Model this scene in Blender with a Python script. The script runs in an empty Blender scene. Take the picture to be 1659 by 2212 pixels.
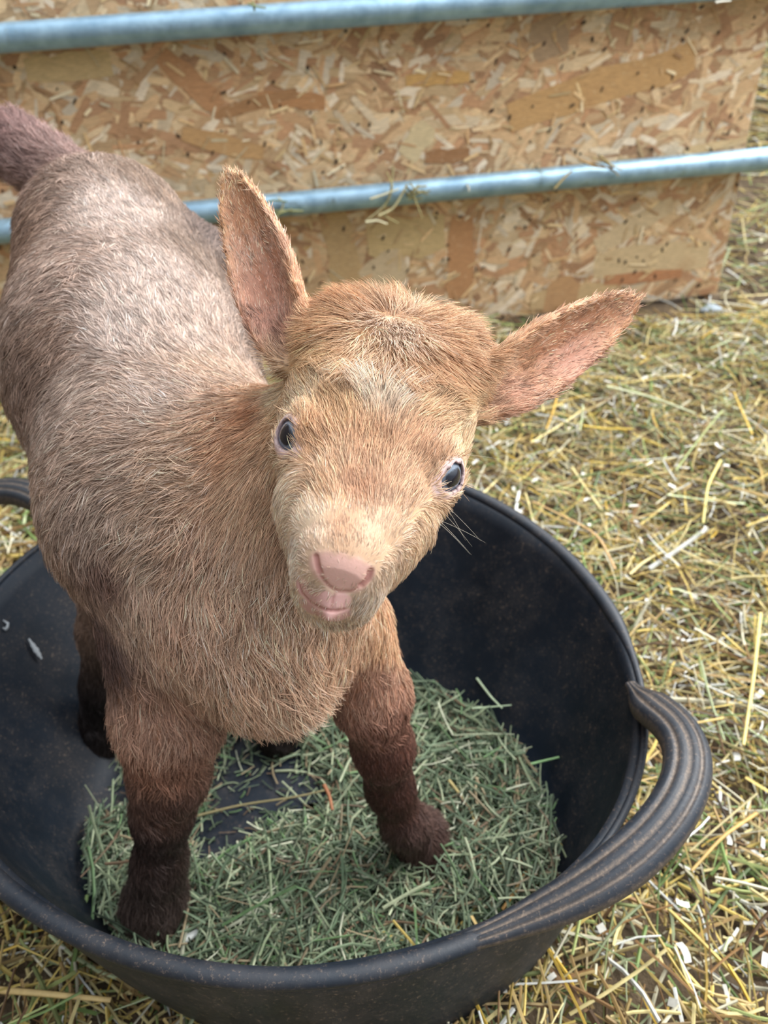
import bpy, bmesh, math, random
import numpy as np
from mathutils import Vector, Matrix

random.seed(7)
rng = np.random.default_rng(11)
scene = bpy.context.scene
COL = scene.collection

# ------------------------------------------------------------------ camera, sky, lights, exposure
FPX, IW, IH = 1660.0, 1659.0, 2212.0
PITCH, ROLL, CAM_H = math.radians(38.0), math.radians(-3.4), 0.554
_fw = np.array([0, math.cos(PITCH), -math.sin(PITCH)])
_r0 = np.array([1.0, 0, 0]); _u0 = np.cross(_r0, _fw)
CR = math.cos(ROLL) * _r0 + math.sin(ROLL) * _u0
CU = -math.sin(ROLL) * _r0 + math.cos(ROLL) * _u0
CF = _fw
CO = np.array([0, 0, CAM_H])

cam_data = bpy.data.cameras.new('camera')
cam_data.sensor_fit = 'VERTICAL'
cam_data.sensor_height = 36.0
cam_data.lens = 36.0 * FPX / IH
cam_data.clip_start = 0.01
cam_data.dof.use_dof = True
cam_data.dof.focus_distance = 0.31
cam_data.dof.aperture_fstop = 12.0
cam = bpy.data.objects.new('camera', cam_data)
cam.matrix_world = Matrix(((CR[0], CU[0], -CF[0], CO[0]), (CR[1], CU[1], -CF[1], CO[1]), (CR[2], CU[2], -CF[2], CO[2]), (0, 0, 0, 1)))
COL.objects.link(cam)
scene.camera = cam

world = bpy.data.worlds.new('barn_daylight')
scene.world = world
world.use_nodes = True
wn = world.node_tree.nodes; wl = world.node_tree.links
wn.clear()
w_out = wn.new('ShaderNodeOutputWorld'); w_bg = wn.new('ShaderNodeBackground')
w_tc = wn.new('ShaderNodeTexCoord'); w_dot = wn.new('ShaderNodeVectorMath'); w_dot.operation = 'DOT_PRODUCT'
w_nrm = wn.new('ShaderNodeVectorMath'); w_nrm.operation = 'NORMALIZE'
wl.new(w_tc.outputs['Generated'], w_nrm.inputs[0]); wl.new(w_nrm.outputs[0], w_dot.inputs[0])
SKY_DIR = Vector((0.50, 0.28, 0.82)).normalized()
w_dot.inputs[1].default_value = SKY_DIR
w_ramp = wn.new('ShaderNodeValToRGB')
w_map = wn.new('ShaderNodeMapRange'); w_map.inputs[1].default_value = -1; w_map.inputs[2].default_value = 1
wl.new(w_dot.outputs['Value'], w_map.inputs[0]); wl.new(w_map.outputs[0], w_ramp.inputs[0])
cr = w_ramp.color_ramp
cr.elements[0].position = 0.0; cr.elements[0].color = (0.018, 0.017, 0.016, 1)
cr.elements[1].position = 1.0; cr.elements[1].color = (1.08, 1.12, 1.16, 1)
e = cr.elements.new(0.5); e.color = (0.120, 0.118, 0.118, 1)
e = cr.elements.new(0.70); e.color = (0.17, 0.18, 0.20, 1)
e = cr.elements.new(0.90); e.color = (0.62, 0.67, 0.74, 1)
wl.new(w_ramp.outputs[0], w_bg.inputs[0]); w_bg.inputs[1].default_value = 2.6
wl.new(w_bg.outputs[0], w_out.inputs[0])

def area_light(name, loc, target, size, power, col):
    d = bpy.data.lights.new(name, 'AREA'); d.shape = 'RECTANGLE'; d.size, d.size_y = size
    d.energy = power; d.color = col
    o = bpy.data.objects.new(name, d); o.location = loc
    o.rotation_euler = (Vector(target) - Vector(loc)).to_track_quat('-Z', 'Y').to_euler()
    COL.objects.link(o); return o
area_light('barn_doorway_light', (1.65, 1.10, 1.90), (0.0, 0.4, 0.1), (1.5, 1.2), 62, (1.0, 0.98, 0.95))

scene.view_settings.view_transform = 'Standard'
scene.view_settings.look = 'None'
scene.view_settings.gamma = 1.0
scene.view_settings.use_curve_mapping = False
scene.view_settings.exposure = 0.42
scene.cycles.max_bounces = 7
scene.cycles.diffuse_bounces = 3
scene.cycles.glossy_bounces = 3
scene.cycles.transmission_bounces = 6
scene.cycles.transparent_max_bounces = 6
scene.cycles_curves.shape = 'RIBBONS'
scene.cycles_curves.subdivisions = 2

# ------------------------------------------------------------------ helpers
def BP(px, py, depth):
    return CO + depth * (CF + (px - IW / 2) / FPX * CR - (py - IH / 2) / FPX * CU)
def BPZ(px, py, z):
    d = CF + (px - IW / 2) / FPX * CR - (py - IH / 2) / FPX * CU
    return CO + d * ((z - CO[2]) / d[2])
def srgb(c):
    c = np.asarray(c, float) / 255.0
    return np.where(c <= 0.04045, c / 12.92, ((c + 0.055) / 1.055) ** 2.4)
def smoothstep(a, b, x):
    t = np.clip((x - a) / (b - a), 0, 1); return t * t * (3 - 2 * t)
def nrm(v):
    return v / np.maximum(np.linalg.norm(v, axis=-1, keepdims=True), 1e-12)

def link(name, data, parent=None):
    o = bpy.data.objects.new(name, data); COL.objects.link(o)
    if parent is not None:
        o.parent = parent
        o.matrix_parent_inverse = Matrix.Identity(4)
        o.location = -Vector(parent.location) if parent.parent is None else (0, 0, 0)
    return o
def thing(name, label, cat, loc=(0, 0, 0), group=None):
    o = bpy.data.objects.new(name, None); COL.objects.link(o)
    o.location = loc; o.empty_display_size = 0.05
    tag(o, label, cat, group); return o
def tag(o, label, cat, group=None, kind=None):
    o['label'] = label; o['category'] = cat
    if group: o['group'] = group
    if kind: o['kind'] = kind
def mesh_np(name, verts, faces, mat=None, cols=None, smooth=True, parent=None):
    """verts Nx3, faces Mx4 or Mx3 int array, cols Nx3 linear"""
    verts = np.ascontiguousarray(verts, np.float32); faces = np.ascontiguousarray(faces, np.int32)
    me = bpy.data.meshes.new(name); k = faces.shape[1]
    me.vertices.add(len(verts)); me.vertices.foreach_set('co', verts.ravel())
    me.loops.add(faces.size); me.loops.foreach_set('vertex_index', faces.ravel())
    me.polygons.add(len(faces)); me.polygons.foreach_set('loop_start', np.arange(0, faces.size, k, dtype=np.int32))
    me.polygons.foreach_set('use_smooth', np.full(len(faces), smooth))
    me.update(calc_edges=True)
    if cols is not None:
        a = me.color_attributes.new('tint', 'FLOAT_COLOR', 'POINT')
        a.data.foreach_set('color', np.concatenate([cols, np.ones((len(cols), 1))], 1).astype(np.float32).ravel())
    if mat: me.materials.append(mat)
    return link(name, me, parent)

class NT:
    """small node helper"""
    def __init__(self, name):
        self.m = bpy.data.materials.new(name); self.m.use_nodes = True
        self.t = self.m.node_tree; self.n = self.t.nodes; self.l = self.t.links
        self.b = self.n['Principled BSDF']
    def add(self, typ, **kw):
        x = self.n.new('ShaderNode' + typ)
        for k, v in kw.items():
            if k.startswith('i_'):
                x.inputs[k[2:].replace('_', ' ')].default_value = v
            else: setattr(x, k, v)
        return x
    def to(self, a, b): self.l.new(a, b)
    def mix(self, fac, a, b, mode='MIX'):
        x = self.n.new('ShaderNodeMix'); x.data_type = 'RGBA'; x.blend_type = mode
        for s, v in ((x.inputs[0], fac), (x.inputs[6], a), (x.inputs[7], b)):
            if hasattr(v, 'is_output'): self.l.new(v, s)
            elif isinstance(v, (int, float)): s.default_value = v
            else: s.default_value = (*v, 1)
        return x.outputs[2]
    def ramp(self, src, stops):
        x = self.n.new('ShaderNodeValToRGB'); r = x.color_ramp
        while len(r.elements) < len(stops): r.elements.new(0.5)
        for el, (p, c) in zip(r.elements, stops):
            el.position = p; el.color = (c, c, c, 1) if isinstance(c, (int, float)) else (*c, 1)
        self.l.new(src, x.inputs[0]); return x.outputs[0]
    def noise(self, vec, scale, detail=4, rough=0.6):
        x = self.n.new('ShaderNodeTexNoise'); x.inputs['Scale'].default_value = scale
        x.inputs['Detail'].default_value = detail; x.inputs['Roughness'].default_value = rough
        if vec is not None: self.l.new(vec, x.inputs['Vector'])
        return x.outputs['Fac']
    def bump(self, h, strength, dist):
        x = self.n.new('ShaderNodeBump'); x.inputs['Strength'].default_value = strength; x.inputs['Distance'].default_value = dist
        self.l.new(h, x.inputs['Height']); self.l.new(x.outputs[0], self.b.inputs['Normal'])

def tint_material(name, rough=0.7, spec=0.3, noise_scale=0, noise_amt=0.25, bump=0.0, transl=0.0):
    k = NT(name); a = k.add('VertexColor', layer_name='tint')
    c = a.outputs[0]
    if noise_scale:
        o = k.add('TexCoord').outputs['Object']
        f = k.noise(o, noise_scale)
        g = k.ramp(f, [(0.3, 1 - noise_amt), (0.7, 1 + noise_amt)])
        c = k.mix(1.0, c, g, 'MULTIPLY')
        if bump: k.bump(f, bump, 0.002)
    k.to(c, k.b.inputs['Base Color'])
    k.b.inputs['Roughness'].default_value = rough; k.b.inputs['Specular IOR Level'].default_value = spec
    return k.m

# ------------------------------------------------------------------ setting
YAW, WD, LEAN = math.radians(7.0), 1.20, 0.054
W_D = np.array([math.cos(YAW), math.sin(YAW), 0]); W_N = np.array([-math.sin(YAW), math.cos(YAW), 0])
W_U = np.array([0, 0, 1.0]) + LEAN * W_N
def WALL(s, z, n=0.0):
    return np.array([0, WD, 0]) + s * W_D + z * W_U + n * W_N

def ground_z(x, y):
    return (0.006 * np.sin(x * 17 + 1.3 * np.sin(y * 9)) + 0.006 * np.sin(y * 21 + 2 * np.sin(x * 7 + 1)) + 0.004 * np.sin(x * 47 + y * 33)
            + 0.16 * smoothstep(1.45, 2.6, y) + 0.042 * smoothstep(0.30, 0.14, y))

def build_ground():
    nx, ny = 160, 200
    xs = np.linspace(-1.6, 2.4, nx); ys = np.linspace(-0.6, 3.4, ny)
    X, Y = np.meshgrid(xs, ys); Z = ground_z(X, Y) - 0.012
    v = np.stack([X, Y, Z], -1).reshape(-1, 3)
    i = (np.arange(ny - 1)[:, None] * nx + np.arange(nx - 1)[None]).ravel()
    f = np.stack([i, i + 1, i + nx + 1, i + nx], 1)
    k = NT('trodden_bedding_soil'); o = k.add('TexCoord').outputs['Object']
    n1 = k.noise(o, 60, 6, 0.7); n2 = k.noise(o, 260, 3, 0.7)
    c = k.ramp(n1, [(0.3, (0.06, 0.038, 0.02)), (0.55, (0.13, 0.09, 0.05)), (0.75, (0.26, 0.19, 0.11))])
    k.to(c, k.b.inputs['Base Color']); k.b.inputs['Roughness'].default_value = 0.9
    k.bump(n2, 0.8, 0.004)
    g = mesh_np('floor', v, f, k.m); g['kind'] = 'structure'
    # far barn wall of dark boards
    k = NT('dark_barn_boards'); o = k.add('TexCoord').outputs['Object']
    mp = k.add('Mapping'); mp.inputs['Scale'].default_value = (6, 6, 0.6); k.to(o, mp.inputs[0])
    n1 = k.noise(mp.outputs[0], 8, 5, 0.6)
    k.to(k.ramp(n1, [(0.3, (0.05, 0.035, 0.025)), (0.7, (0.17, 0.12, 0.08))]), k.b.inputs['Base Color']); k.b.inputs['Roughness'].default_value = 0.85
    bm = bmesh.new()
    for i in range(20):
        x0 = -1.6 + i * 0.2
        m = Matrix.Translation((x0 + 0.1, 3.60 + 0.004 * (i % 2), 0.75)) @ Matrix.Diagonal((0.196, 0.03, 1.6, 1))
        bmesh.ops.create_cube(bm, size=1, matrix=m)
    me = bpy.data.meshes.new('wall_back'); bm.to_mesh(me); bm.free(); me.materials.append(k.m)
    o = link('wall_back', me); o['kind'] = 'structure'
build_ground()
def build_added_wall():  # plank wall out of view, added to darken the left side
    k = NT('added_wall_planks'); o = k.add('TexCoord').outputs['Object']
    mp = k.add('Mapping'); mp.inputs['Scale'].default_value = (6, 0.6, 6); k.to(o, mp.inputs[0])
    k.to(k.ramp(k.noise(mp.outputs[0], 8, 5, 0.6), [(0.3, (0.06, 0.045, 0.03)), (0.7, (0.16, 0.12, 0.08))]), k.b.inputs['Base Color']); k.b.inputs['Roughness'].default_value = 0.85
    bm = bmesh.new()
    for i in range(7):
        bmesh.ops.create_cube(bm, size=1, matrix=Matrix.Translation((-0.86, 0.15, 0.07 + i * 0.16)) @ Matrix.Diagonal((0.025, 1.9, 0.15, 1)))
    for y in (-0.7, 0.2, 1.0):
        bmesh.ops.create_cube(bm, size=1, matrix=Matrix.Translation((-0.90, y, 0.56)) @ Matrix.Diagonal((0.05, 0.08, 1.14, 1)))
    me = bpy.data.meshes.new('wall_added_for_shade'); bm.to_mesh(me); bm.free(); me.materials.append(k.m)
    o = link('wall_added_for_shade', me); o['kind'] = 'structure'
build_added_wall()

# ------------------------------------------------------------------ OSB board and hurdle
EX = 0.609
FLAKES = [  # pixel centre, pixel end along the flake, width px, colour: the big pale and red flakes seen on the board
    ((1290, 530), (1450, 440), 40, (214, 194, 158)), ((1290, 575), (1530, 545), 70, (212, 190, 150)), ((1150, 650), (1330, 625), 50, (205, 176, 130)),
    ((800, 520), (955, 500), 85, (206, 182, 132)), ((880, 340), (925, 270), 48, (216, 200, 160)), ((990, 640), (1000, 470), 60, (184, 128, 86)),
    ((1180, 650), (1245, 650), 110, (190, 144, 100)), ((1195, 120), (1180, 40), 70, (160, 136, 112)), ((1335, 110), (1350, 25), 50, (186, 142, 108)),
    ((1100, 250), (1500, 120), 60, (196, 152, 98)), ((720, 460), (760, 640), 60, (190, 160, 116)), ((790, 610), (870, 560), 70, (208, 190, 158)),
    ((560, 215), (700, 220), 30, (176, 118, 74)), ((60, 150), (240, 140), 45, (214, 188, 138)), ((470, 245), (640, 200), 22, (150, 100, 62)),
    ((350, 120), (470, 230), 40, (184, 128, 88)), ((880, 175), (1010, 165), 22, (206, 160, 90)), ((920, 340), (1010, 335), 28, (138, 84, 48)),
    ((1480, 330), (1610, 300), 18, (222, 190, 140)), ((1310, 605), (1470, 590), 26, (180, 112, 74)), ((400, 290), (560, 330), 34, (190, 146, 96)),
]
def pix_on_board(px, py):
    d = CF + (px - IW / 2) / FPX * CR - (py - IH / 2) / FPX * CU
    n = np.cross(W_D, W_U); w0 = WALL(0, 0)
    t = ((w0 - CO) @ n) / (d @ n); p = CO + d * t - w0
    z = p[2]; return (p - z * W_U) @ W_D, z

def build_board():
    root = thing('osb_board', 'large flaky brown OSB sheet standing upright behind the metal rails', 'board', WALL(0, 0))
    s0, s1, z1, th = -1.05, EX, 0.58, 0.015
    c = [WALL(s, z, n) for n in (0, th) for z in (0.0, z1) for s in (s0, s1)]
    v = np.array(c); f = np.array([(0, 1, 3, 2), (5, 4, 6, 7), (4, 0, 2, 6), (1, 5, 7, 3), (2, 3, 7, 6), (4, 5, 1, 0)])
    pal = srgb([(228, 202, 156), (216, 182, 134), (206, 168, 122), (234, 214, 174), (190, 150, 110), (222, 188, 140), (238, 222, 188), (204, 160, 116), (228, 198, 148)])
    cols = [np.tile(srgb((204, 166, 116)), (8, 1))]; V = [v]; F = [f]; base = 8
    r = np.random.default_rng(3)
    def flake(s, z, L, Wd, ang, n, col):
        nonlocal base
        k = 7
        t = np.linspace(-1, 1, k)
        up = Wd / 2 * (1 - 0.25 * np.abs(t) ** 4) * (1 + r.normal(0, 0.10, k)); dn = -Wd / 2 * (1 - 0.25 * np.abs(t) ** 4) * (1 + r.normal(0, 0.10, k))
        a = t * L / 2 + r.normal(0, L * 0.012, k)
        ca, sa = math.cos(ang), math.sin(ang)
        P = []
        for b in (dn, up):
            P.append(np.stack([s + a * ca - b * sa, z + a * sa + b * ca], 1))
        P = np.concatenate(P); P[:, 0] = np.clip(P[:, 0], s0, s1); P[:, 1] = np.clip(P[:, 1], 0, z1)
        V.append(np.array([WALL(p[0], p[1], n) for p in P]))
        i = np.arange(k - 1); F.append(np.stack([i, i + 1, i + k + 1, i + k], 1) + base)
        cols.append(np.tile(col, (2 * k, 1))); base += 2 * k
    N = 6500
    for i in range(N):
        frac = i / N
        s = r.uniform(s0, s1); z = r.uniform(0, z1)
        L = r.uniform(0.03, 0.11) * (1.2 - 0.75 * frac); Wd = r.uniform(0.006, 0.024) * (1.2 - 0.75 * frac)
        ang = r.normal(0.25, 0.75)
        cc = pal[r.integers(len(pal))] * r.uniform(0.74, 1.14) * np.array([1.0, 0.97, 1.04])
        flake(s, z, L, Wd, ang, -(0.00005 + 0.0011 * frac), cc)
    for j, (p, q, w, col) in enumerate(FLAKES):
        a = np.array(pix_on_board(*p)); b = np.array(pix_on_board(*q)); m = (a + b) / 2
        Wd = w / FPX * 1.25
        flake(m[0], m[1], np.linalg.norm(b - a) * 1.05, Wd, math.atan2(b[1] - a[1], b[0] - a[0]), -0.00125 - 0.00001 * j, 0.7 * srgb(col) + 0.3 * srgb((214, 178, 132)))
    for i in range(1300):    # small splinters and dark specks
        s = r.uniform(s0, s1); z = r.uniform(0, z1)
        if r.random() < 0.28: flake(s, z, r.uniform(0.003, 0.009), r.uniform(0.002, 0.004), r.normal(1.2, 0.5), -0.0016 - 1e-6 * i, srgb((60, 46, 36)))
        else: flake(s, z, r.uniform(0.008, 0.035), r.uniform(0.0015, 0.005), r.normal(0.3, 0.9), -0.0016 - 1e-6 * i, pal[r.integers(len(pal))] * r.uniform(0.7, 1.25))
    V = np.concatenate(V) - np.array(root.location); F = np.concatenate(F); C = np.concatenate(cols)
    k = NT('pressed_wood_flakes'); a = k.add('VertexColor', layer_name='tint'); o = k.add('TexCoord').outputs['Object']
    mp = k.add('Mapping'); mp.inputs['Scale'].default_value = (1, 1, 7); mp.inputs['Rotation'].default_value = (0, 0.3, 0); k.to(o, mp.inputs[0])
    n1 = k.noise(mp.outputs[0], 90, 5, 0.7); n2 = k.noise(o, 22, 5, 0.65); n3 = k.noise(o, 150, 4, 0.7)
    c = k.mix(1.0, a.outputs[0], k.ramp(n1, [(0.3, 0.72), (0.7, 1.2)]), 'MULTIPLY')
    c = k.mix(k.ramp(n2, [(0.54, 0.0), (0.75, 0.32)]), c, srgb((168, 120, 82)))
    c = k.mix(k.ramp(n3, [(0.60, 0.0), (0.74, 0.7)]), c, srgb((226, 204, 168)))
    k.to(c, k.b.inputs['Base Color']); k.b.inputs['Roughness'].default_value = 0.75; k.b.inputs['Specular IOR Level'].default_value = 0.25
    k.bump(n1, 0.3, 0.002)
    o = mesh_np('panel', V, F, k.m, C, smooth=False, parent=root); o.location = (0, 0, 0)

def sweep(path, section, closed=False, up=None, scale=None):
    """path Nx3, section Kx2 (side, up) closed loop -> verts, quads"""
    P = np.asarray(path, float); n = len(P); S = np.asarray(section, float); k = len(S)
    T = (np.roll(P, -1, 0) - np.roll(P, 1, 0)) if closed else np.gradient(P, axis=0)
    T = nrm(T)
    U = np.tile(np.array([0, 0, 1.0]) if up is None else np.asarray(up, float), (n, 1)) if up is None or np.ndim(up) == 1 else np.asarray(up)
    sd = nrm(np.cross(T, U)); U = np.cross(sd, T)
    sc = np.ones((n, 2)) if scale is None else np.asarray(scale, float).reshape(n, -1) * np.ones((1, 2))
    v = P[:, None] + (S[None, :, 0] * sc[:, :1])[..., None] * sd[:, None] + (S[None, :, 1] * sc[:, 1:])[..., None] * U[:, None]
    v = v.reshape(-1, 3)
    m = n if closed else n - 1
    i = np.arange(m)[:, None]; j = np.arange(k)[None]
    a = i * k + j; b = i * k + (j + 1) % k; c = ((i + 1) % n) * k + (j + 1) % k; d = ((i + 1) % n) * k + j
    f = np.stack([a, b, c, d], -1).reshape(-1, 4)
    return v, f
def circle(r, k=24):
    t = np.linspace(0, 2 * np.pi, k, endpoint=False); return np.stack([r * np.cos(t), r * np.sin(t)], 1)

def build_hurdle():
    k = NT('galvanized_steel'); o = k.add('TexCoord').outputs['Object']
    n1 = k.noise(o, 40, 5, 0.6); n2 = k.noise(o, 14, 6, 0.75); n3 = k.noise(o, 160, 3, 0.6)
    c = k.ramp(n1, [(0.3, srgb((128, 160, 182))), (0.7, srgb((172, 204, 222)))])
    dirt = k.ramp(n2, [(0.58, 0.0), (0.70, 0.75)])
    c = k.mix(dirt, c, srgb((108, 112, 84)))
    k.to(c, k.b.inputs['Base Color'])
    k.b.inputs['Metallic'].default_value = 0.55
    k.to(k.ramp(n3, [(0.3, 0.38), (0.7, 0.55)]), k.b.inputs['Roughness']); k.bump(n3, 0.15, 0.001)
    root = thing('sheep_hurdle', 'blue grey galvanized tube hurdle of horizontal rails in front of OSB sheet', 'hurdle', WALL(0, 0, -0.021))
    off = np.array(root.location)
    for z in (0.45, 0.22):
        s = np.linspace(-1.2, 1.1, 24); path = np.array([WALL(q, z, -0.0205) for q in s])
        v, f = sweep(path, circle(0.0168, 28))
        ob = mesh_np('rail', v - off, f, k.m, parent=root); ob.location = (0, 0, 0)
    for sx in (-1.2, 1.1):
        path = np.array([WALL(sx, z, -0.0205) for z in np.linspace(0.0, 0.56, 12)])
        v, f = sweep(path, circle(0.017, 24), up=W_D)
        ob = mesh_np('upright', v - off, f, k.m, parent=root); ob.location = (0, 0, 0)
build_board(); build_hurdle()

# ------------------------------------------------------------------ straw bedding and hay
def strands(pos, yaw, pitch, L, Wd, bend, col, prism=True, seg=3, r=rng):
    """N little bent stalks as closed prisms or flat blades -> verts, quads, colours"""
    n = len(pos)
    d = np.stack([np.cos(yaw) * np.cos(pitch), np.sin(yaw) * np.cos(pitch), np.sin(pitch)], 1)
    side = np.stack([-np.sin(yaw), np.cos(yaw), np.zeros(n)], 1)
    up = np.cross(d, side)
    roll = r.uniform(-0.7, 0.7, n)
    s2 = side * np.cos(roll)[:, None] + up * np.sin(roll)[:, None]; u2 = np.cross(d, s2)
    t = np.linspace(-0.5, 0.5, seg + 1)
    C = pos[:, None] + d[:, None] * (t[None] * L[:, None])[..., None]
    C = C + side[:, None] * (bend[:, None] * (t ** 2 - 0.12)[None] * L[:, None])[..., None]
    C = C - up[:, None] * (np.abs(bend[:, None]) * 0.4 * (t ** 2)[None] * L[:, None])[..., None]
    wt = Wd[:, None] / 2 * np.ones(seg + 1)[None]
    A = C + s2[:, None] * wt[..., None]; B = C - s2[:, None] * wt[..., None]
    if prism:
        K = 3; M = C + u2[:, None] * (wt * 0.75)[..., None]
        V = np.stack([A, M, B], 2)
    else:
        K = 2; M = u2[:, None] * (wt * 0.25)[..., None]; V = np.stack([A + M, B + M], 2)
    V = V.reshape(-1, 3)
    i = np.arange(seg); per = (seg + 1) * K
    if prism:
        q = []
        for j in range(3):
            q.append(np.stack([i * 3 + j, i * 3 + (j + 1) % 3, (i + 1) * 3 + (j + 1) % 3, (i + 1) * 3 + j], 1))
        q = np.concatenate(q)
    else:
        q = np.stack([i * 2, i * 2 + 1, i * 2 + 3, i * 2 + 2], 1)
    F = (np.arange(n)[:, None, None] * per + q[None]).reshape(-1, 4)
    cc = np.repeat(col, per, axis=0)
    return V, F, cc

STRAW_PAL = srgb([(226, 208, 146), (214, 188, 106), (196, 168, 110), (172, 142, 92), (228, 220, 188), (166, 176, 110), (126, 150, 86), (138, 104, 64), (92, 68, 44), (238, 238, 228), (220, 182, 76), (196, 206, 160)])
STRAW_W = np.array([.15, .14, .12, .12, .10, .09, .08, .07, .05, .05, .025, .05]); STRAW_W /= STRAW_W.sum()
TUB_C = np.array([-0.074, 0.371])

def build_straw():
    m = tint_material('dry_straw', 0.55, 0.35, 90, 0.22)
    Vs, Fs, Cs, b = [], [], [], 0
    r = np.random.default_rng(5)
    # (count, x range, y range, length range, width range, height spread)
    sets = [(40000, (-0.75, 0.95), (0.02, 1.18), (0.006, 0.028), (0.0008, 0.0024), 0.013),
            (22000, (-0.75, 0.95), (0.02, 1.18), (0.022, 0.075), (0.0008, 0.0026), 0.024),
            (700, (-0.75, 0.95), (0.02, 1.18), (0.07, 0.16), (0.0024, 0.0046), 0.024),
            (6000, (-0.2, 1.8), (1.12, 2.3), (0.03, 0.12), (0.002, 0.004), 0.02),
            (4000, (0.2, 2.3), (2.0, 3.35), (0.05, 0.16), (0.003, 0.005), 0.03),
            (2500, (-0.82, -0.3), (0.55, 1.15), (0.03, 0.12), (0.0016, 0.004), 0.02)]
    for (n, xr, yr, lr, wr, hs) in sets:
        x = r.uniform(*xr, n); y = r.uniform(*yr, n)
        keep = ((x - TUB_C[0]) ** 2 + (y - TUB_C[1]) ** 2 > 0.178 ** 2)
        L = r.uniform(*lr, n)
        wall_s = (np.stack([x, y], 1) - np.array([0, WD])) @ W_N[:2]
        sx = x * W_D[0] + (y - WD) * W_D[1]
        keep &= ~((np.abs(wall_s - 0.02) < 0.03 + L * 0.25) & (sx < EX + 0.02))
        keep &= ~((wall_s > 0) & (sx < EX - 0.4))
        x, y, L = x[keep], y[keep], L[keep]; n = len(x)
        near_tub = smoothstep(0.25, 0.19, np.hypot(x - TUB_C[0], y - TUB_C[1]))
        z = ground_z(x, y) - 0.008 + r.uniform(0, hs, n) * (1 - 0.6 * near_tub)
        yaw = r.uniform(0, np.pi * 2, n); pit = r.normal(0, 0.22, n) * np.clip(0.05 / L, 0.3, 1)
        z = np.maximum(z, ground_z(x, y) - 0.01 + np.abs(np.sin(pit)) * L * 0.45)
        col = STRAW_PAL[r.choice(len(STRAW_PAL), n, p=STRAW_W)] * r.uniform(0.35, 1.05, (n, 1))
        V, F, C = strands(np.stack([x, y, z], 1), yaw, pit, L, r.uniform(*wr, n), r.normal(0, 0.16, n), col, True, 3, r)
        Vs.append(V); Fs.append(F + b); Cs.append(C); b += len(V)
    # pale wood shavings
    n = 1200; x = r.uniform(-0.7, 0.95, n); y = r.uniform(0.03, 1.1, n)
    k = ((x - TUB_C[0]) ** 2 + (y - TUB_C[1]) ** 2 > 0.2 ** 2); x, y = x[k], y[k]; n = len(x)
    z = ground_z(x, y) + r.uniform(0.004, 0.014, n)
    V, F, C = strands(np.stack([x, y, z], 1), r.uniform(0, 6.3, n), r.normal(0, 0.2, n), r.uniform(0.004, 0.014, n), r.uniform(0.0015, 0.005, n), r.normal(0, 0.3, n), srgb([(232, 228, 214)]) * r.uniform(0.7, 1.0, (n, 1)), False, 3, r)
    Vs.append(V); Fs.append(F + b); Cs.append(C)
    o = mesh_np('straw_bedding', np.concatenate(Vs), np.concatenate(Fs), m, np.concatenate(Cs), smooth=False)
    tag(o, 'loose golden straw bedding strewn over the pen floor around the tub', 'straw', kind='stuff')
build_straw()

# ------------------------------------------------------------------ rubber tub
RIM_Z, RIM_R, RIM_E, RIM_A = 0.150, 0.225, 0.075, 2.759
FLOOR_C, FLOOR_R, FLOOR_Z = np.array([-0.064, 0.318]), 0.161, 0.012
def floor_r(t): return FLOOR_R * (1 + 0.11 * np.cos(2 * (t - RIM_A)))
def rim_pt(t, out=0.0):
    r = RIM_R * (1 + RIM_E * np.cos(2 * (t - RIM_A))) + out
    dt_ = (t + math.radians(62) + np.pi) % (2 * np.pi) - np.pi
    r = r - 0.0075 * np.exp(-(dt_ / math.radians(32)) ** 2)
    x = r * np.cos(t); y = r * np.sin(t)
    z = RIM_Z - 0.034 * x + 0.039 * y - 0.008 * np.cos(2 * (t - RIM_A))
    return np.stack([TUB_C[0] + x, TUB_C[1] + y, z], -1)

def rubber(name, dust, spec=0.5):
    k = NT(name); o = k.add('TexCoord').outputs['Object']
    n1 = k.noise(o, 30, 6, 0.75); n2 = k.noise(o, 380, 5, 0.8); n3 = k.noise(o, 9, 5, 0.6)
    c = k.ramp(n3, [(0.3, (0.006, 0.0095, 0.015)), (0.7, (0.013, 0.020, 0.031))])
    sp = k.ramp(n2, [(0.56, 0.0), (0.70, 0.8)])
    big = k.ramp(n1, [(0.42 - dust * 0.2, 0.0), (0.74 - dust * 0.22, 1.0)])
    d = k.mix(1.0, sp, big, 'MULTIPLY')
    c = k.mix(d, c, srgb((150, 128, 108)))
    haze = k.ramp(n1, [(0.45, 0.0), (0.85, 0.08 + 0.40 * dust)])
    c = k.mix(haze, c, srgb((120, 108, 98)))
    dm = k.add('VertexColor', layer_name='tint')
    c = k.mix(k.mix(1.0, dm.outputs[0], k.ramp(n2, [(0.35, 0.25), (0.65, 1.0)]), 'MULTIPLY'), c, srgb((150, 130, 110)))
    k.to(c, k.b.inputs['Base Color'])
    k.to(k.ramp(n1, [(0.3, 0.40), (0.7, 0.65)]), k.b.inputs['Roughness'])
    k.b.inputs['Specular IOR Level'].default_value = spec
    k.bump(n2, 0.25, 0.0008)
    return k.m

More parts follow.
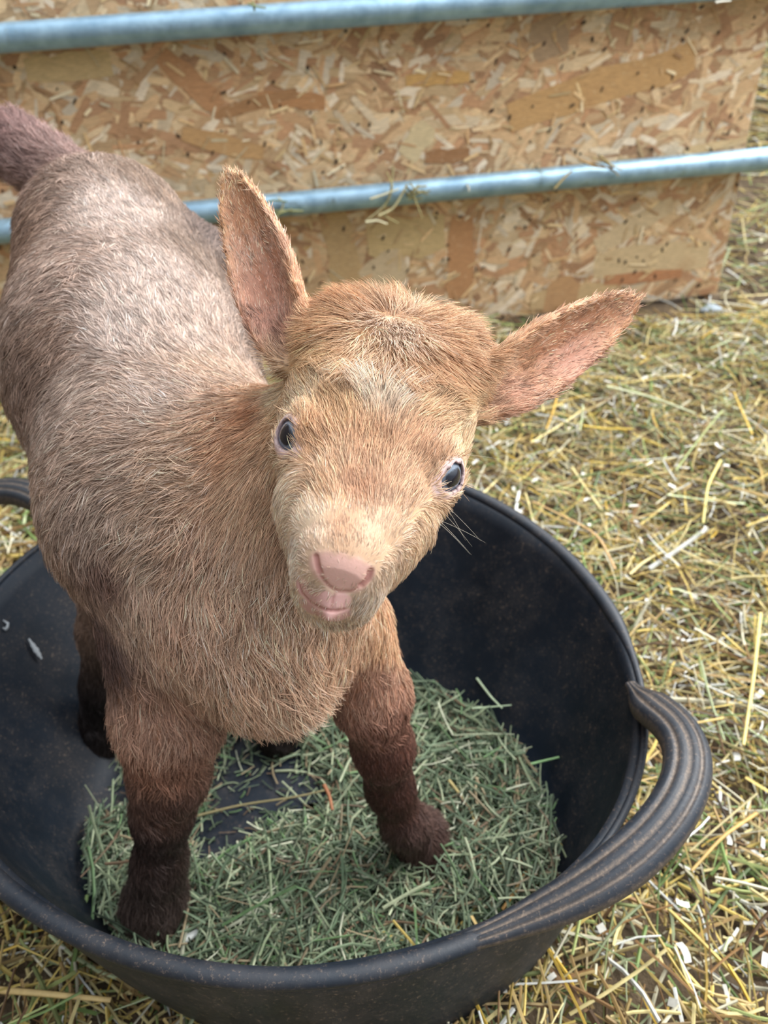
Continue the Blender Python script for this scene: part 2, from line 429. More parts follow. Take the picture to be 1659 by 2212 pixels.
def build_tub():
    root = thing('rubber_tub', 'round black rubber feed tub with two loop handles holding chopped hay', 'tub', (TUB_C[0], TUB_C[1], 0))
    off = np.array(root.location)
    m_in = rubber('black_rubber', 0.25, 0.3); m_lip = rubber('scuffed_black_rubber', 0.28); m_out = rubber('dusty_black_rubber', 0.9)
    # body: inner wall + floor + outer wall
    nt = 144; t = np.linspace(0, 2 * np.pi, nt, endpoint=False)
    rim = rim_pt(t)
    ce = np.stack([FLOOR_C[0] + floor_r(t) * np.cos(t), FLOOR_C[1] + floor_r(t) * np.sin(t), np.full(nt, FLOOR_Z)], -1)
    rings = []
    def ring(frac, offs, bulge=0.0):
        p = ce * (1 - frac) + rim * frac
        rad = nrm(np.concatenate([p[:, :2] - (FLOOR_C * (1 - frac) + TUB_C * frac), np.zeros((nt, 1))], 1))
        return p + rad * (offs + bulge * math.sin(math.pi * frac))
    wob = 0.0015 * np.sin(5 * t + 1)[:, None]
    for fr in (1.0, 0.93, 0.85, 0.75, 0.62, 0.5, 0.38, 0.25, 0.14, 0.06): rings.append(ring(fr, -0.002, 0.004) + wob * np.array([1, 1, 0]))
    ctr = np.array([*FLOOR_C, FLOOR_Z])
    for q in (0.97, 0.9, 0.7, 0.4, 0.1):
        p = ctr + (ce - ctr) * q; p[:, 2] = FLOOR_Z + (0.003 if q > 0.95 else 0); rings.append(p)
    inner = np.concatenate(rings)
    outer = np.concatenate([ring(fr, 0.004, 0.004) - np.array([0, 0, 0.006 * (1 - fr)]) for fr in (1.0, 0.85, 0.62, 0.38, 0.14, 0.0)])
    k = len(rings)
    def grid(n, o0, flip):
        i = np.arange(n - 1)[:, None]; j = np.arange(nt)[None]
        q = np.stack([i * nt + j, i * nt + (j + 1) % nt, (i + 1) * nt + (j + 1) % nt, (i + 1) * nt + j], -1).reshape(-1, 4) + o0
        return q[:, ::-1] if flip else q
    V = np.concatenate([inner, outer]); F1 = grid(k, 0, True); F2 = grid(6, len(inner), False)
    j = np.arange(nt); F3 = np.stack([j, (j + 1) % nt, len(inner) + (j + 1) % nt, len(inner) + j], 1)
    body = mesh_np('tub_body', V - off, np.concatenate([F1, F3, F2]), m_in, parent=root); body.location = (0, 0, 0)
    body.data.materials.append(m_out)
    mi = np.zeros(len(F1) + len(F2) + len(F3), np.int32); mi[len(F1) + len(F3):] = 1
    body.data.polygons.foreach_set('material_index', mi)
    # rolled lip, thinner where the handles leave it
    tt = np.linspace(0, 2 * np.pi, 288, endpoint=False)
    path = rim_pt(tt, 0.004)
    sec = circle(1.0, 20) * np.array([0.0054, 0.0046])
    sc = np.ones(288)
    for a in (HANDLE_A, HANDLE_A + np.pi):
        dlt = np.abs((tt - a + np.pi) % (2 * np.pi) - np.pi); sc = np.minimum(sc, 0.45 + 0.55 * smoothstep(0.28, 0.50, dlt))
    v, f = sweep(path, sec, closed=True, scale=np.stack([sc, sc], 1))
    ang = np.linspace(0, 2 * np.pi, 20, endpoint=False); sgn = np.sign((sweep(path, sec, closed=True)[0].reshape(288, 20, 3)[0, 0, :2] - path[0, :2]) @ (path[0, :2] - TUB_C))
    dl = 0.75 * np.exp(-(((ang - (-0.75 if sgn > 0 else -2.4)) + np.pi) % (2 * np.pi) - np.pi) ** 2 / 0.10)
    lip = mesh_np('rim', v - off, f, m_lip, np.tile(dl[None, :, None], (288, 1, 3)).reshape(-1, 3), parent=root); lip.location = (0, 0, 0)
    # handles: a grooved band leaving the lip and coming back
    for rot in (0, 1):
        P = HANDLE_PATH.copy()
        if rot: P = HANDLE_BACK.copy()
        tq = np.linspace(0, 1, len(P)); tf = np.linspace(0, 1, 90)
        path = np.stack([np.interp(tf, tq, P[:, i]) for i in range(3)], 1)
        for _ in range(60): path[1:-1] = path[1:-1] * 0.5 + 0.25 * (path[:-2] + path[2:])
        a = np.linspace(0, 2 * np.pi, 72, endpoint=False)
        x = np.cos(a); y = np.sin(a)
        x = np.sign(x) * np.abs(x) ** 0.8 * 0.0135; yy = np.sign(y) * np.abs(y) ** 0.75 * 0.0085
        for gx in (-0.0068, 0.0, 0.0068):
            yy = yy - np.where(y > 0, 0.0016 * np.exp(-((x - gx) / 0.0011) ** 2), 0)
        dz = np.zeros(72)
        for gx in (-0.0068, 0.0, 0.0068): dz = np.maximum(dz, np.where(y > 0, np.exp(-((x - gx) / 0.0011) ** 2), 0))
        dz = np.maximum(dz, 0.6 * np.exp(-(np.abs(x) - 0.0133) ** 2 / 0.0008 ** 2) * (y < 0.6))
        sc = 0.30 + 0.70 * smoothstep(0, 0.12, tf) * smoothstep(1, 0.60, tf)
        v, f = sweep(path, np.stack([x, yy], 1), scale=np.stack([sc, sc], 1))
        kk = 72; capv = np.stack([path[0], path[-1]]); nv = len(v); q = np.arange(kk)
        f = np.concatenate([f, np.stack([(q + 1) % kk, q, np.full(kk, nv), np.full(kk, nv)], 1)[:, [0, 1, 2, 2]][:0].astype(int)])
        h = mesh_np('handle', v - off, f, m_lip, np.tile(0.7 * dz[None, :, None], (90, 1, 3)).reshape(-1, 3), parent=root); h.location = (0, 0, 0)
HANDLE_A = RIM_A - np.pi
_hp = [(1362, 1478), (1388, 1520), (1430, 1542), (1468, 1572), (1490, 1620), (1492, 1672), (1470, 1735), (1425, 1800), (1360, 1862), (1275, 1922), (1180, 1966), (1090, 2004), (1010, 2036), (940, 2056)]
_hz = [0.136, 0.142, 0.150, 0.156, 0.160, 0.161, 0.160, 0.157, 0.153, 0.147, 0.142, 0.139, 0.138, 0.137]
_hb = [(-80, 1345, .148), (-115, 1240, .158), (-100, 1130, .176), (-50, 1072, .186), (10, 1056, .188), (65, 1064, .186), (108, 1092, .177), (140, 1140, .158), (150, 1150, .150)]
HANDLE_BACK = np.array([BPZ(*p) for p in _hb])
HANDLE_PATH = np.array([BPZ(p[0], p[1], z) for p, z in zip(_hp, _hz)])
build_tub()

def build_hay():
    r = np.random.default_rng(21)
    pal = srgb([(118, 134, 106), (94, 112, 86), (142, 154, 120), (174, 182, 148), (72, 84, 64), (154, 138, 108), (204, 206, 178), (124, 102, 80), (110, 140, 94)])
    w = np.array([.2, .18, .16, .1, .12, .08, .05, .05, .06]); w /= w.sum()
    m = tint_material('chopped_green_hay', 0.6, 0.3, 140, 0.18)
    bare = [(BPZ(560, 1640, .02), 0.055), (BPZ(480, 1790, .02), 0.035), (BPZ(640, 1700, .02), 0.035), (BPZ(240, 1700, .02), 0.03), (BPZ(520, 1730, .02), 0.035)]
    Vs, Fs, Cs, b = [], [], [], 0
    for n, lr, wr, hs in ((17000, (0.004, 0.014), (0.0006, 0.0015), 0.010), (7500, (0.012, 0.030), (0.0007, 0.0018), 0.015), (550, (0.028, 0.055), (0.0010, 0.0024), 0.018)):
        a = r.uniform(0, 2 * np.pi, n); rad = floor_r(a) * 0.985 * np.sqrt(r.uniform(0, 1, n))
        x = FLOOR_C[0] + rad * np.cos(a); y = FLOOR_C[1] + rad * np.sin(a)
        L = r.uniform(*lr, n); yaw = r.uniform(0, 6.283, n)
        keep = np.ones(n, bool); thin = np.ones(n)
        for c, rr in bare:
            d = np.hypot(x - c[0], y - c[1]); thin *= smoothstep(rr * 0.45, rr * 1.2, d) * 0.92 + 0.08
        keep &= r.uniform(0, 1, n) < np.maximum(thin, 0.10 if lr[1] < .02 else 0)
        rim_room = floor_r(a) + 0.004 - rad
        yaw = np.where(rim_room < L * 0.5, a + np.pi / 2 + r.normal(0, 0.35, n), yaw)
        pile = 0.010 * smoothstep(0.0, 0.12, y * -1 + 0.36) + 0.012 * smoothstep(0, 0.09, x + 0.01)
        z = FLOOR_Z + 0.0015 + r.uniform(0, 1, n) * (hs + pile) * thin
        pit = r.normal(0, 0.14, n); z += np.abs(np.sin(pit)) * L * 0.4
        pos = np.stack([x, y, z], 1)[keep]; L, yaw, pit = L[keep], yaw[keep], pit[keep]; n = len(L)
        V, F, C = strands(pos, yaw, pit, L, r.uniform(*wr, n), r.normal(0, 0.2, n), pal[r.choice(len(pal), n, p=w)] * r.uniform(0.5, 1.1, (n, 1)), True, 3, r)
        Vs.append(V); Fs.append(F + b); Cs.append(C); b += len(V)
    o = mesh_np('chopped_hay', np.concatenate(Vs), np.concatenate(Fs), m, np.concatenate(Cs), smooth=False)
    tag(o, 'chopped green hay covering the floor of the black tub', 'hay', kind='stuff')
build_hay()

# ------------------------------------------------------------------ goat: signed distance body
EYE_L = BP(640, 945, .3015); EYE_R = BP(958, 1027, .3035); NOSE = BP(750, 1232, .262)
HO = (EYE_L + EYE_R) / 2
HX = EYE_R - EYE_L; HFv = NOSE - HO; HX = HX / np.linalg.norm(HX)
HFv = HFv - HX * (HFv @ HX); HFv = HFv / np.linalg.norm(HFv); HUv = np.cross(HFv, HX)
HB = np.stack([HX, HFv, HUv])                       # rows: right, forward, dorsal
def to_head(p): return (p - HO) @ HB.T * 1000.0    # mm
def from_head(q): return HO + (np.asarray(q, float) / 1000.0) @ HB

def smin(a, b, k):
    h = np.clip(0.5 + 0.5 * (b - a) / k, 0, 1)
    return b + (a - b) * h - k * h * (1 - h)
def smax(a, b, k): return -smin(-a, -b, k)
def cone(p, a, b, ra, rb):
    ab = b - a; t = np.clip(((p - a) @ ab) / (ab @ ab), 0, 1)
    return np.linalg.norm(p - a - t[:, None] * ab, axis=1) - (ra + (rb - ra) * t)
def chain(p, pts, k):
    d = None
    for (a, ra), (b, rb) in zip(pts[:-1], pts[1:]):
        e_ = cone(p, a, b, ra, rb); d = e_ if d is None else smin(d, e_, k)
    return d

RUMP, BELLY, SHOULDER, CHEST = BP(235, 535, .530), BP(285, 790, .478), BP(395, 1080, .425), BP(555, 1290, .405)
BRISKET = BP(590, 1440, .405)
TRUNK = [(RUMP, .058), (BELLY, .068), (SHOULDER, .066), (CHEST, .056)]
NECK_TOP = from_head((0, -44, -12))
def leg(*pts): return [(np.asarray(p), r) for p, r in pts]
HOOF_FL, HOOF_FR, HOOF_HL, HOOF_HR = BPZ(338, 1975, .028), BPZ(918, 1832, .030), BPZ(222, 1590, .026), BPZ(600, 1575, .026)
LEG_FL = leg((BP(370, 1380, .415), .036), (BP(368, 1540, .425), .028), (BP(366, 1672, .447), .0205), (BP(352, 1755, .470), .0165), (BP(345, 1860, .495), .0145), (HOOF_FL + np.array([0.001, .004, .010]), .0185), (HOOF_FL + np.array([0.0, -.004, -.004]), .017))
LEG_FR = leg((BP(758, 1350, .420), .022), (BP(800, 1500, .442), .0205), (BP(828, 1615, .472), .0165), (BP(842, 1700, .500), .0135), (BP(872, 1775, .522), .0130), (HOOF_FR + np.array([-.004, .006, .008]), .0165), (HOOF_FR + np.array([0.003, -.002, -.006]), .0155))
LEG_HL = leg((BP(168, 720, .535), .049), (BP(222, 1040, .515), .033), (BP(238, 1230, .545), .022), (BP(225, 1360, .580), .0165), (BP(222, 1480, .605), .0145), (HOOF_HL + np.array([0, .002, .008]), .017), (HOOF_HL + np.array([0, -.004, -.004]), .0155))
_hr_top = RUMP + np.array([.048, -.005, -.03])
LEG_HR = leg((_hr_top, .045), (HOOF_HR + np.array([-.01, .045, .20]), .034), (HOOF_HR + np.array([0.0, .06, .135]), .020), (HOOF_HR + np.array([0.0, .055, .10]), .0155), (HOOF_HR + np.array([0, .015, .04]), .0135), (HOOF_HR + np.array([0, .002, .006]), .0165), (HOOF_HR + np.array([0, -.005, -.004]), .015))
TAIL = [(BP(185, 430, .560), .026), (BP(100, 362, .580), .020), (BP(30, 318, .592), .019), (BP(-40, 272, .600), .014)]

# head profile, mm along the nose axis
HP_F = np.array([-82, -79, -70, -56, -38, -20, -7, 4, 14, 28, 40, 50, 57, 62, 65.5, 67.5])
HP_W = np.array([1.0, 24, 34, 38, 38, 38, 36, 33, 32, 30.5, 24.8, 18.8, 16.8, 15.2, 12.0, 7.5])
HP_T = np.array([4, 17, 27, 32, 32, 28, 24.5, 21, 18, 15.5, 14, 13.5, 12.5, 10.5, 7, 1])
HP_B = np.array([0, -12, -20, -26, -32, -36, -37, -36.5, -35, -32.5, -32, -32.5, -32, -30, -26, -19])
def head_sdf(q):
    f = q[:, 1]
    w = np.interp(f, HP_F, HP_W); t = np.interp(f, HP_F, HP_T); b = np.interp(f, HP_F, HP_B)
    c = (t + b) / 2; h = np.maximum((t - b) / 2, 0.8)
    du = (q[:, 2] - c) / h; dx = np.abs(q[:, 0]) / w
    # lower half narrows to the jaw, upper half is domed
    dx = dx * (1 + 0.06 * np.clip(-du, 0, 1))
    e_ = np.interp(f, [-70, -20, 20, 60], [2.6, 2.4, 2.25, 2.3])
    r = (dx ** e_ + np.abs(du) ** e_) ** (1 / e_)
    d = (r - 1) * np.minimum(w, h) * 0.92
    over = np.maximum(np.maximum(HP_F[0] - f, f - HP_F[-1]), 0)
    return np.maximum(d, -60) + over
EYE_R_MM = 10.2
EYES = []
for s in (-1, 1):
    c = np.array([s * 25.6, 5.5, 4.6]); out = np.array([s * 0.70, 0.50, 0.51]); out /= np.linalg.norm(out)
    EYES.append((c, out))
def eye_axes(out):
    a = np.array([-1.25 * np.sign(out[0]), 1.0, -0.35]); a -= out * (a @ out); a /= np.linalg.norm(a)    # long axis of the lid opening
    return a, np.cross(out, a)
FEATURES = []       # (kind, points head mm, radius) carved creases, filled later

def ear_frame(base, tip, face):
    A = tip - base; L = np.linalg.norm(A); A = A / L
    C = face - A * (face @ A); C = C / np.linalg.norm(C); B = np.cross(C, A)
    return base, L, A, B, C
to_cam = -CF
EARS = [ear_frame(BP(636, 728, .333), BP(484, 368, .362), to_cam * 1.0 - CR * 0.45 - CU * 0.05),
        ear_frame(BP(1052, 832, .332), BP(1386, 648, .362), to_cam * 1.0 - CU * 0.55 - CR * 0.10)]
def ear_local(p, E):
    base, L, A, B, C = E
    d = p - base
    return d @ A / L, d @ B * 1000, d @ C * 1000
EAR_A = np.array([-0.15, 0.0, 0.12, 0.28, 0.45, 0.62, 0.78, 0.90, 0.97, 1.0])
EAR_W = np.array([9.0, 11.5, 13.6, 15.0, 14.8, 13.0, 10.0, 6.6, 3.6, 0.5])
EAR_K = np.array([0.075, 0.070, 0.060, 0.050, 0.044, 0.042, 0.044, 0.05, 0.06, 0.06])   # curl
def ear_sdf(p, E):
    a, b, c = ear_local(p, E)
    L = E[1] * 1000
    w = np.interp(a, EAR_A, EAR_W); kq = np.interp(a, EAR_A, EAR_K)
    bb = np.clip(b, -w, w)
    cs = kq * bb ** 2 - 4.0 * np.sin(np.clip(a, 0, 1) * np.pi) - kq * 40
    cs = cs + 1.5 * np.exp(-((bb - 2.5) / 2.0) ** 2) * smoothstep(0.0, 0.2, a) * smoothstep(0.95, 0.6, a) + 1.0 * np.exp(-((bb + 5.5) / 1.8) ** 2) * smoothstep(0.0, 0.2, a) * smoothstep(0.8, 0.45, a)
    sl = 2 * kq * bb
    e_ = (c - cs) / np.sqrt(1 + sl ** 2)
    ob = (np.abs(b) - w).clip(0); oa = np.maximum(np.maximum(-0.12 - a, a - 1.0), 0) * L
    th = np.interp(a, [-0.1, 0.15, 0.6, 1.0], [3.6, 2.8, 2.3, 1.9]) * (1 - 0.35 * np.clip(np.abs(b) / np.maximum(w, 1), 0, 1))
    return (np.sqrt(e_ ** 2 + ob ** 2 + oa ** 2) - th) / 1000.0

def goat_sdf(p):
    p = np.asarray(p, float)
    d = chain(p, TRUNK, .03)
    d = smin(d, cone(p, CHEST, BRISKET, .048, .030), .025)
    d = smin(d, chain(p, [(SHOULDER + np.array([.01, -.01, .0]), .055), (BP(560, 1080, .385), .047), (NECK_TOP, .030)], .02), .03)
    d = smin(d, cone(p, CHEST + np.array([0, 0, .01]), from_head((0, -30, -22)), .047, .026), .03)
    for Lg in (LEG_FL, LEG_FR, LEG_HL, LEG_HR): d = smin(d, chain(p, Lg, .012), .018)
    d = smin(d, chain(p, TAIL, .01), .02)
    q = to_head(p)
    near = np.linalg.norm(q - np.array([0, -10, 0]), axis=1) < 130
    if near.any():
        qn = q[near]
        h = head_sdf(qn) 
        for c, out in EYES:                             # brow and lids
            h = smin(h, np.linalg.norm(qn - c, axis=1) - (EYE_R_MM + 1.3), 8.0)
        # nose pad swelling, lips
        h = smin(h, np.linalg.norm((qn - np.array([0, 56, 3.5])) / np.array([1.35, 1.0, 0.95]), axis=1) - 9.0, 5.0)
        h = smin(h, np.linalg.norm((qn - np.array([0, 50, -19.0])) / np.array([1.5, 1.15, 0.8]), axis=1) - 8.0, 5.0)
        for c, out in EYES:
            a, b = eye_axes(out); v = qn - (c + out * 10.5)
            l = np.sqrt((v @ a / 7.1) ** 2 + (v @ b / 4.7) ** 2 + (v @ out / 7.0) ** 2)
            h = smax(h, -(l - 1) * 6.0, 1.2)
            h = np.maximum(h, -(np.linalg.norm(qn - c, axis=1) - EYE_R_MM + 0.35))
        for kind, pts, rad, dep in FEATURES:
            dl = None
            for a, b in zip(pts[:-1], pts[1:]):
                e_ = cone(qn, np.asarray(a, float), np.asarray(b, float), rad, rad); dl = e_ if dl is None else np.minimum(dl, e_)
            h = smax(h, -dl, dep)
        dn = d[near]; d2 = smin(dn, h / 1000.0, .012)
        d[near] = d2
    for sx, E in zip((-1, 1), EARS):
        d = smin(d, cone(p, from_head((sx * 24, -54, 10)), E[0] + E[2] * E[1] * 0.06 - E[4] * 0.008, .017, .011), .012)
        mid = E[0] + E[2] * E[1] * 0.5
        near = np.linalg.norm(p - mid, axis=1) < E[1] * 0.5 + 0.045
        if near.any(): d[near] = smin(d[near], ear_sdf(p[near], E), .006)
    return d

def raycast(px, py, t0=0.18, t1=0.9):
    px = np.atleast_1d(np.asarray(px, float)); py = np.atleast_1d(np.asarray(py, float))
    D = CF[None] + (px - IW / 2)[:, None] / FPX * CR[None] - (py - IH / 2)[:, None] / FPX * CU[None]
    ln = np.linalg.norm(D, axis=1); t = np.full(len(px), t0)
    for _ in range(90):
        d = goat_sdf(CO + D * t[:, None]); t = np.minimum(t + 0.6 * d / ln, t1)
    return CO + D * t[:, None], np.abs(d) < 0.004

# carve nostrils, the groove under the nose and the mouth line, found on the built surface
def on_face(pts): return to_head(raycast([p[0] for p in pts], [p[1] for p in pts])[0])
_nl = on_face([(682, 1203), (685, 1218), (691, 1236)]); _nr = on_face([(801, 1236), (796, 1252), (782, 1265)])
_cu = on_face([(692, 1244), (710, 1266), (730, 1278), (757, 1278), (781, 1267)])
_ph = on_face([(724, 1281), (719, 1295), (716, 1312)])
_mo = on_face([(645, 1256), (653, 1282), (672, 1303), (696, 1315), (718, 1320), (748, 1316), (776, 1304)])
FEATURES += [('nostril', _nl, 0.9, 1.0), ('nostril', _nr, 1.1, 1.1), ('crease', _cu, 0.35, 1.3), ('groove', _ph, 0.15, 0.9), ('mouth', _mo, 0.35, 1.2)]
NOSE_AREA = on_face([(706, 1218), (735, 1222), (765, 1230), (785, 1242), (700, 1236), (718, 1250), (740, 1258), (766, 1260), (692, 1218)])
LIP_AREA = on_face([(655, 1272), (672, 1290), (700, 1300), (735, 1304), (690, 1330), (715, 1338), (740, 1332), (668, 1312)])

def surface_nets(sdf, lo, hi, h):
    H = h * 4
    n4 = np.ceil((hi - lo) / H).astype(int) + 1
    gx = [lo[i] + H * np.arange(n4[i]) + 1.5 * h for i in range(3)]
    P = np.stack(np.meshgrid(*gx, indexing='ij'), -1).reshape(-1, 3)
    dc = np.concatenate([sdf(c) for c in np.array_split(P, max(1, len(P) // 200000))]).reshape(n4)
    D = np.repeat(np.repeat(np.repeat(dc, 4, 0), 4, 1), 4, 2).astype(np.float32)
    idx = np.argwhere(np.abs(D) < H * 1.75)
    pts = lo + idx * h
    D[tuple(idx.T)] = np.concatenate([sdf(c) for c in np.array_split(pts, max(1, len(pts) // 200000))])
    S = D < 0
    nx, ny, nz = np.array(D.shape) - 1
    cs = sum(S[i:i + nx, j:j + ny, k:k + nz].astype(np.int8) for i in (0, 1) for j in (0, 1) for k in (0, 1))
    act = (cs > 0) & (cs < 8); cells = np.argwhere(act)
    vid = np.full(act.shape, -1, np.int64); vid[act] = np.arange(len(cells))
    acc = np.zeros((len(cells), 3)); cnt = np.zeros(len(cells))
    corners = [(i, j, k) for i in (0, 1) for j in (0, 1) for k in (0, 1)]
    for a in corners:
        for ax in range(3):
            if a[ax]: continue
            b = list(a); b[ax] = 1
            da = D[tuple((cells + a).T)]; db = D[tuple((cells + b).T)]
            m = (da < 0) != (db < 0)
            t = np.where(m, da / np.where(m, da - db, 1), 0)
            p = np.array(a, float)[None] + t[:, None] * (np.array(b) - np.array(a))[None]
            acc[m] += p[m]; cnt[m] += 1
    V = lo + (cells + acc / cnt[:, None]) * h
    F = []
    for ax in range(3):
        u, v = [(1, 2), (2, 0), (0, 1)][ax]
        sl = [slice(1, -1)] * 3; sl[ax] = slice(0, -1)
        sl2 = list(sl); sl2[ax] = slice(1, None)
        e0 = S[tuple(sl)]; e1 = S[tuple(sl2)]
        for flip, mm in ((False, e0 & ~e1), (True, ~e0 & e1)):
            e_ = np.argwhere(mm) + np.array([0 if i == ax else 1 for i in range(3)])
            q = []
            for du, dv in ((-1, -1), (0, -1), (0, 0), (-1, 0)):
                c = e_.copy(); c[:, u] += du; c[:, v] += dv; q.append(vid[tuple(c.T)])
            q = np.stack(q, 1); F.append(q[:, ::-1] if flip else q)
    return V, np.concatenate(F)

def project(V, sdf, it=3, e_=2e-4):
    for _ in range(it):
        d = sdf(V); g = np.stack([sdf(V + np.eye(3)[i] * e_) - d for i in range(3)], 1) / e_
        g2 = np.maximum((g ** 2).sum(1), 0.25)
        V = V - g * np.clip(d / g2, -0.0015, 0.0015)[:, None]
    return V

def split_quads(V, F, sel):
    """subdivide the chosen quads once; neighbours that touch them become polygons via triangles kept watertight by bmesh"""
    me = bpy.data.meshes.new('tmp'); me.from_pydata(V.tolist(), [], F.tolist()); bm = bmesh.new(); bm.from_mesh(me); bpy.data.meshes.remove(me)
    bm.faces.ensure_lookup_table()
    ed = {e_ for i in np.nonzero(sel)[0] for e_ in bm.faces[i].edges}
    bmesh.ops.subdivide_edges(bm, edges=list(ed), cuts=1, use_grid_fill=True)
    bmesh.ops.triangulate(bm, faces=[f for f in bm.faces if len(f.verts) > 4])
    return bm

